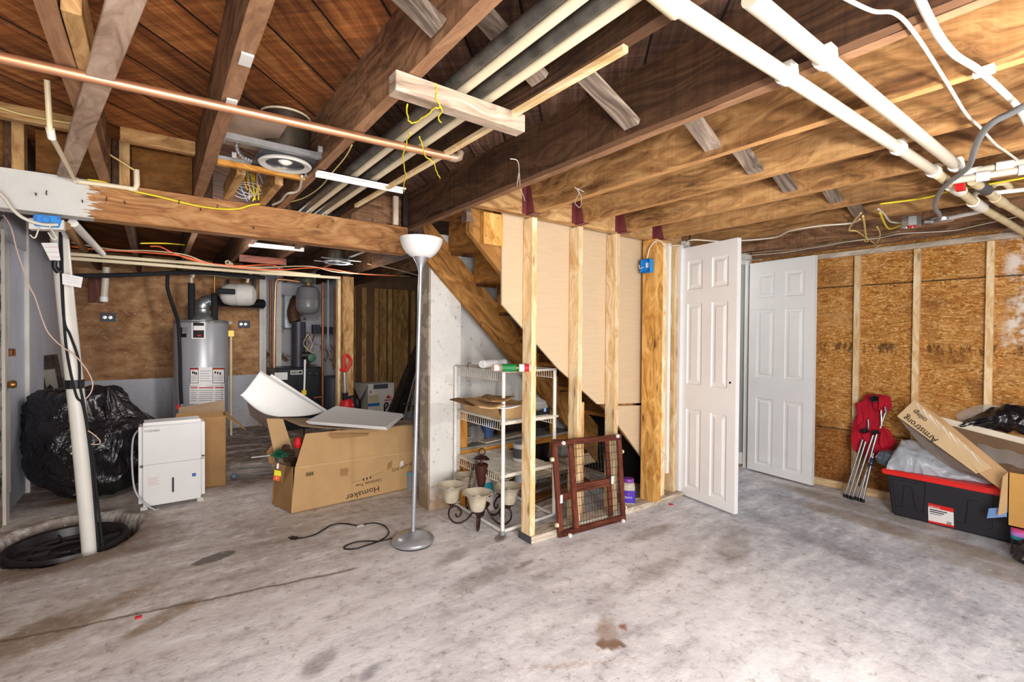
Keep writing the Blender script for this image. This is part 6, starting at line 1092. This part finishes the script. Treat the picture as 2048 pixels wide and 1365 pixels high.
# grey plastic bundle on the lid
zl2 = zl+.026
def bundle(u, v):
    y0, y1 = 1.11, .50; y = y0+(y1-y0)*u; h = (.20*(1-u)**.6*(.75+.25*math.sin(u*5+1)))*min(1, u*9+.35)+.008; w = .14*(1-.6*u)+.03; a = v*math.pi
    n_ = mnoise.noise(V((u*6, v*4, 2.2)))*.026-abs(mnoise.noise(V((u*9+v*5, v*6-u*4, 5))))*.03
    return V((4.30-math.cos(a)*(w+n_)-.02+.05*u, y+.02*mnoise.noise(V((u*3, v*3, 9))), zl2+math.sin(a)**.8*h*(1+n_*5)))
tag(G().grid(bundle, 70, 40).obj('plastic_bundle', GREYBAG, smooth='all'), 'crumpled grey plastic bundle on the red tote lid', 'plastic bundle')
tag(crumple_obj('dark_bag_end', V((4.27, 1.13, zl2)), [(0, 0), (.07, 0), (.085, .04), (.06, .09), (0, .1)], plain('slate_plastic', '#5b6672', .25, var=.3), amp=.02, n=30), 'slate plastic bag end at the left of the red lid', 'plastic bag')
# tilted long tile carton
t = thing('tile_carton', PX(1900, 900, 4.2), 'long torn ceiling tile carton slanting over the tote, lettering upside down', 'carton')
XA = 4.13
def q_(x, y, X): return PX(x, y, X)
TXT = [q_(1794, 833, XA+.10), q_(1829, 800, XA+.12), q_(1985, 937, XA-.02), q_(1952, 948, XA-.03)]
side = G().prism(TXT, (.004, 0, 0)).obj('printed_side', plain('light_card', '#d8b98e', .7, var=.08), t)
G().prism([q_(1829, 800, XA+.12), q_(1882, 836, XA+.14), q_(2019, 948, XA-.02), q_(2011, 987, XA-.06), q_(1983, 966, XA-.04), q_(1952, 942, XA-.03), q_(1900, 868, XA+.06)], (.003, 0, .002)).obj('broad_flap', CARDW if 0 else plain('tan_card', '#cfa578', .8, var=.08), t)
G().prism([q_(1795, 835, XA+.12), q_(1952, 950, XA-.02), q_(1985, 968, XA), q_(1900, 935, XA+.08), q_(1850, 900, XA+.12), q_(1815, 858, XA+.14)], (.004, 0, 0)).obj('shaded_underside', plain('card_shade_grey', '#8a7d74', .8), t)  # shade below the carton is put into this grey card colour
tn = (TXT[1]-TXT[0]).cross(TXT[2]-TXT[0]).normalized()
if tn.x > 0: tn = -tn
def tx(u, v): return lerp(lerp(TXT[0], TXT[1], u), lerp(TXT[3], TXT[2], u), v)+tn*.004
o_ = tx(.30, .50); text('lettering', 'Armstrong', o_, tx(.30, .06)-o_, -(tx(.8, .5)-tx(.2, .5)), .062, INK, side, sx=.86)
o_ = tx(.72, .26); text('lettering', 'ceilings', o_, tx(.72, .06)-o_, -(tx(.8, .3)-tx(.2, .3)), .045, INK, side, sx=.75)
g = G(); r_ = random.Random(4)
for k in range(9):
    v = .05+.09*k; g.prism([tx(.93-.03*(k % 3), v)-tn*.001, tx(.97, v)-tn*.001, tx(.62+.05*(k % 4), v+.2)-tn*.001], tn*.0006)
g.obj('film_wrinkles', plain('film_white', '#efe6da', .3), side)
t = thing('open_box', PX(2017, 1000, 4.02), 'tan cardboard box with taped flap at the right edge in front of the tote', 'carton'); XB = 4.02
pa, pb = PX(2017, 945, XB), PX(2014, 1052, XB); zb0, zb1 = pb.z, pa.z; yl = pa.y
G().box((XB, yl-.55, zb0), (XB+.006, yl, zb1)).obj('front', plain('golden_card', '#c7964f', .8, var=.08), t)
G().prism([V((XB, yl, zb1)), V((XB+.34, yl-.01, zb1+.02)), V((XB+.34, yl-.55, zb1+.02)), V((XB, yl-.55, zb1))], (0, 0, .005)).obj('lid_flap', CARDD, t) if 0 else None
G().prism([V((XB, yl, zb0)), V((XB+.12, yl-.02, zb0)), V((XB+.12, yl-.02, zb1-.02)), V((XB, yl, zb1))], (0, -.004, 0)).obj('side', CARDD, t)
fq0 = [V((XB-.002, yl+.001, zb1)), V((XB-.002, yl+.001, zb0+.08)), V((XB-.03, yl+.035, zb0+.055)), V((XB-.012, yl+.02, zb1-.03))]; G().prism(fq0, (.002, .003, 0)).obj('end_flap', CARDW, t)
G().box((XB, yl-.55, zb0), (XB+.12, yl, zb0+.006)).obj('bottom', CARDD, t)
tp0 = [PX(1978, 1017, XB+.02), PX(2014, 1015, XB-.0), PX(2014, 1034, XB-.0), PX(1974, 1037, XB+.02)]; G().prism([p-V((.006, 0, 0)) for p in tp0], (.001, 0, 0)).obj('painter_tape', TAPEB, t)
# the long white-edged tray and black film behind
t = thing('ceiling_tile_tray', PX(1980, 880, 4.4), 'brown tray with white foam edge behind the tilted carton', 'tray')
e0, e1 = PX(1880, 836, 4.44), PX(2070, 885, 4.44); G().bar(e0-V((0, 0, .012)), e1-V((0, 0, .012)), .02, .04).obj('white_edge', plain('cream_foam', '#efe2cc', .7), t)
G().prism([PX(1895, 850, 4.42), PX(2070, 895, 4.42), PX(2070, 950, 4.3), PX(2010, 945, 4.24), PX(1960, 905, 4.32)], (.004, 0, -.004)).obj('inner_face', plain('brown_inside', '#7a5f48', .8), t)
tag(G().grid(lambda u, v: PX(1955+110*u, 888+25*u+28*v, 4.36-.1*v)+V((-.012*math.sin(v*3.1)*(1+.4*math.sin(u*9)), 0, .006*math.sin(u*14))), 14, 6).obj('clear_film', CLEAR, smooth='all'), 'wrinkled clear film lying in the brown tray', 'plastic film')
tag(G().grid(lambda u, v: PX(1925+145*u, 846-30*u*(1-v)-18*math.sin(math.pi*u)*(1-v)+(6+14*u)*v*1.2, 4.47)+V((-.06*math.sin(math.pi*v)*(1+.5*mnoise.noise(V((u*7, v*5, 1)))), 0, .02*mnoise.noise(V((u*9, v*6, 3))))), 40, 16).obj('black_film', plain('shiny_black_film', '#15141a', .15, spec=.7, bump=.6, scale=9), smooth='all'), 'shiny black plastic film bunched on top at the right edge', 'plastic film')
tag(G().grid(lambda u, v: PX(1915+150*u, 842-36*math.sin(math.pi*min(1, u*.8+.15))*(1-v)+8*u, 4.485)+V((-.02*math.sin(math.pi*v), 0, .008*mnoise.noise(V((u*9, v*6, 8))))), 24, 8).obj('clear_wrap', CLEAR, smooth='all'), 'clear wrap behind the black film', 'plastic film')
t = thing('toy_tub', PX(2044, 1078, 3.98), 'pink and teal striped plastic tub under the tan box at the right edge', 'tub'); c = PX(2046, 1100, 4.0); c = V((4.03, PX(2046, 1086, 4.0).y, .0)); zt2 = zb0-.004
for i, (a, b, m) in enumerate(((.6, .74, TEAL), (.74, .9, plain('lilac', '#c08ae0', .5)), (.9, 1.0, PINK))): G().lathe([(0, zt2*a), (.055, zt2*a), (.055, zt2*b), (0, zt2*b)], c, (0, 0, 1), 24).obj(['teal_band', 'lilac_band', 'pink_top'][i], m, t, smooth=True)
G().lathe([(0, 0), (.05, 0), (.055, zt2*.6), (0, zt2*.6)], c, (0, 0, 1), 24).obj('lower_body', BLK, t, smooth=True)
c = PZ(2052, 1118); tag(crumple_obj('small_black_bag', V((c.x-.03, c.y-.05, 0)), [(0, .002), (.09, .002), (.12, .03), (.10, .08), (.05, .12), (0, .13)], BAG, amp=.03, seed=2., n=48), 'small black plastic bag on the floor at the right edge', 'trash bag')
# ---------------------------------------------------------------- light
def lamp(name, kind, loc, power, col=(1, 1, 1), size=.1, aim=None, **k):
    l = bpy.data.lights.new(name, kind); l.energy = power; l.color = col
    if kind == 'AREA': l.size = size
    else: l.shadow_soft_size = size
    for a, v in k.items(): setattr(l, a, v)
    o = bpy.data.objects.new(name, l); COL.objects.link(o); o.location = loc
    if aim is not None: o.rotation_euler = (V(aim)-V(loc)).to_track_quat('-Z', 'Y').to_euler()
    return o
lamp('key_bulb', 'POINT', (1.45, -.15, 1.5), 62, (1, .97, .93), .05)
lamp('camera_fill', 'AREA', (.0, -1.2, 1.05), 135, (1, .98, .96), 1.6, (1.2, 4, .9))  # added soft fill from behind the camera, flattens the lighting
lamp('back_room_fill', 'POINT', (.45, 4.3, 1.80), 12, (1, .95, .9), .12)  # unseen fill light added to lift the back room
lamp('back_room_fill_spot', 'SPOT', (.75, 3.25, 1.72), 100, (1, .97, .94), .1, (.35, 6.8, .9), spot_size=1.5, spot_blend=.9)  # added aimed fill, brightens the water heater and back wall
lamp('boiler_fill', 'POINT', (1.6, 4.9, 1.75), 14, (1, .95, .9), .12)  # unseen fill added to brighten the boiler corner
lamp('next_room_light', 'POINT', (3.9, 2.95, 1.7), 9, (1, .98, .95), .15)  # unseen point light beyond the doorway
w = bpy.data.worlds.new('world'); bpy.context.scene.world = w; w.use_nodes = True
w.node_tree.nodes['Background'].inputs[0].default_value = (.95, .97, 1, 1); w.node_tree.nodes['Background'].inputs[1].default_value = 1.0
sc = bpy.context.scene
sc.view_settings.view_transform = 'Standard'; sc.view_settings.look = 'None'; sc.view_settings.exposure = .12
sc.cycles.use_denoising = True; sc.cycles.max_bounces = 5; sc.cycles.diffuse_bounces = 3; sc.cycles.glossy_bounces = 2; sc.cycles.transparent_max_bounces = 6; sc.cycles.use_adaptive_sampling = True; sc.cycles.adaptive_threshold = .05; sc.cycles.adaptive_min_samples = 12; sc.cycles.caustics_reflective = False; sc.cycles.caustics_refractive = False; sc.cycles.sample_clamp_indirect = 6
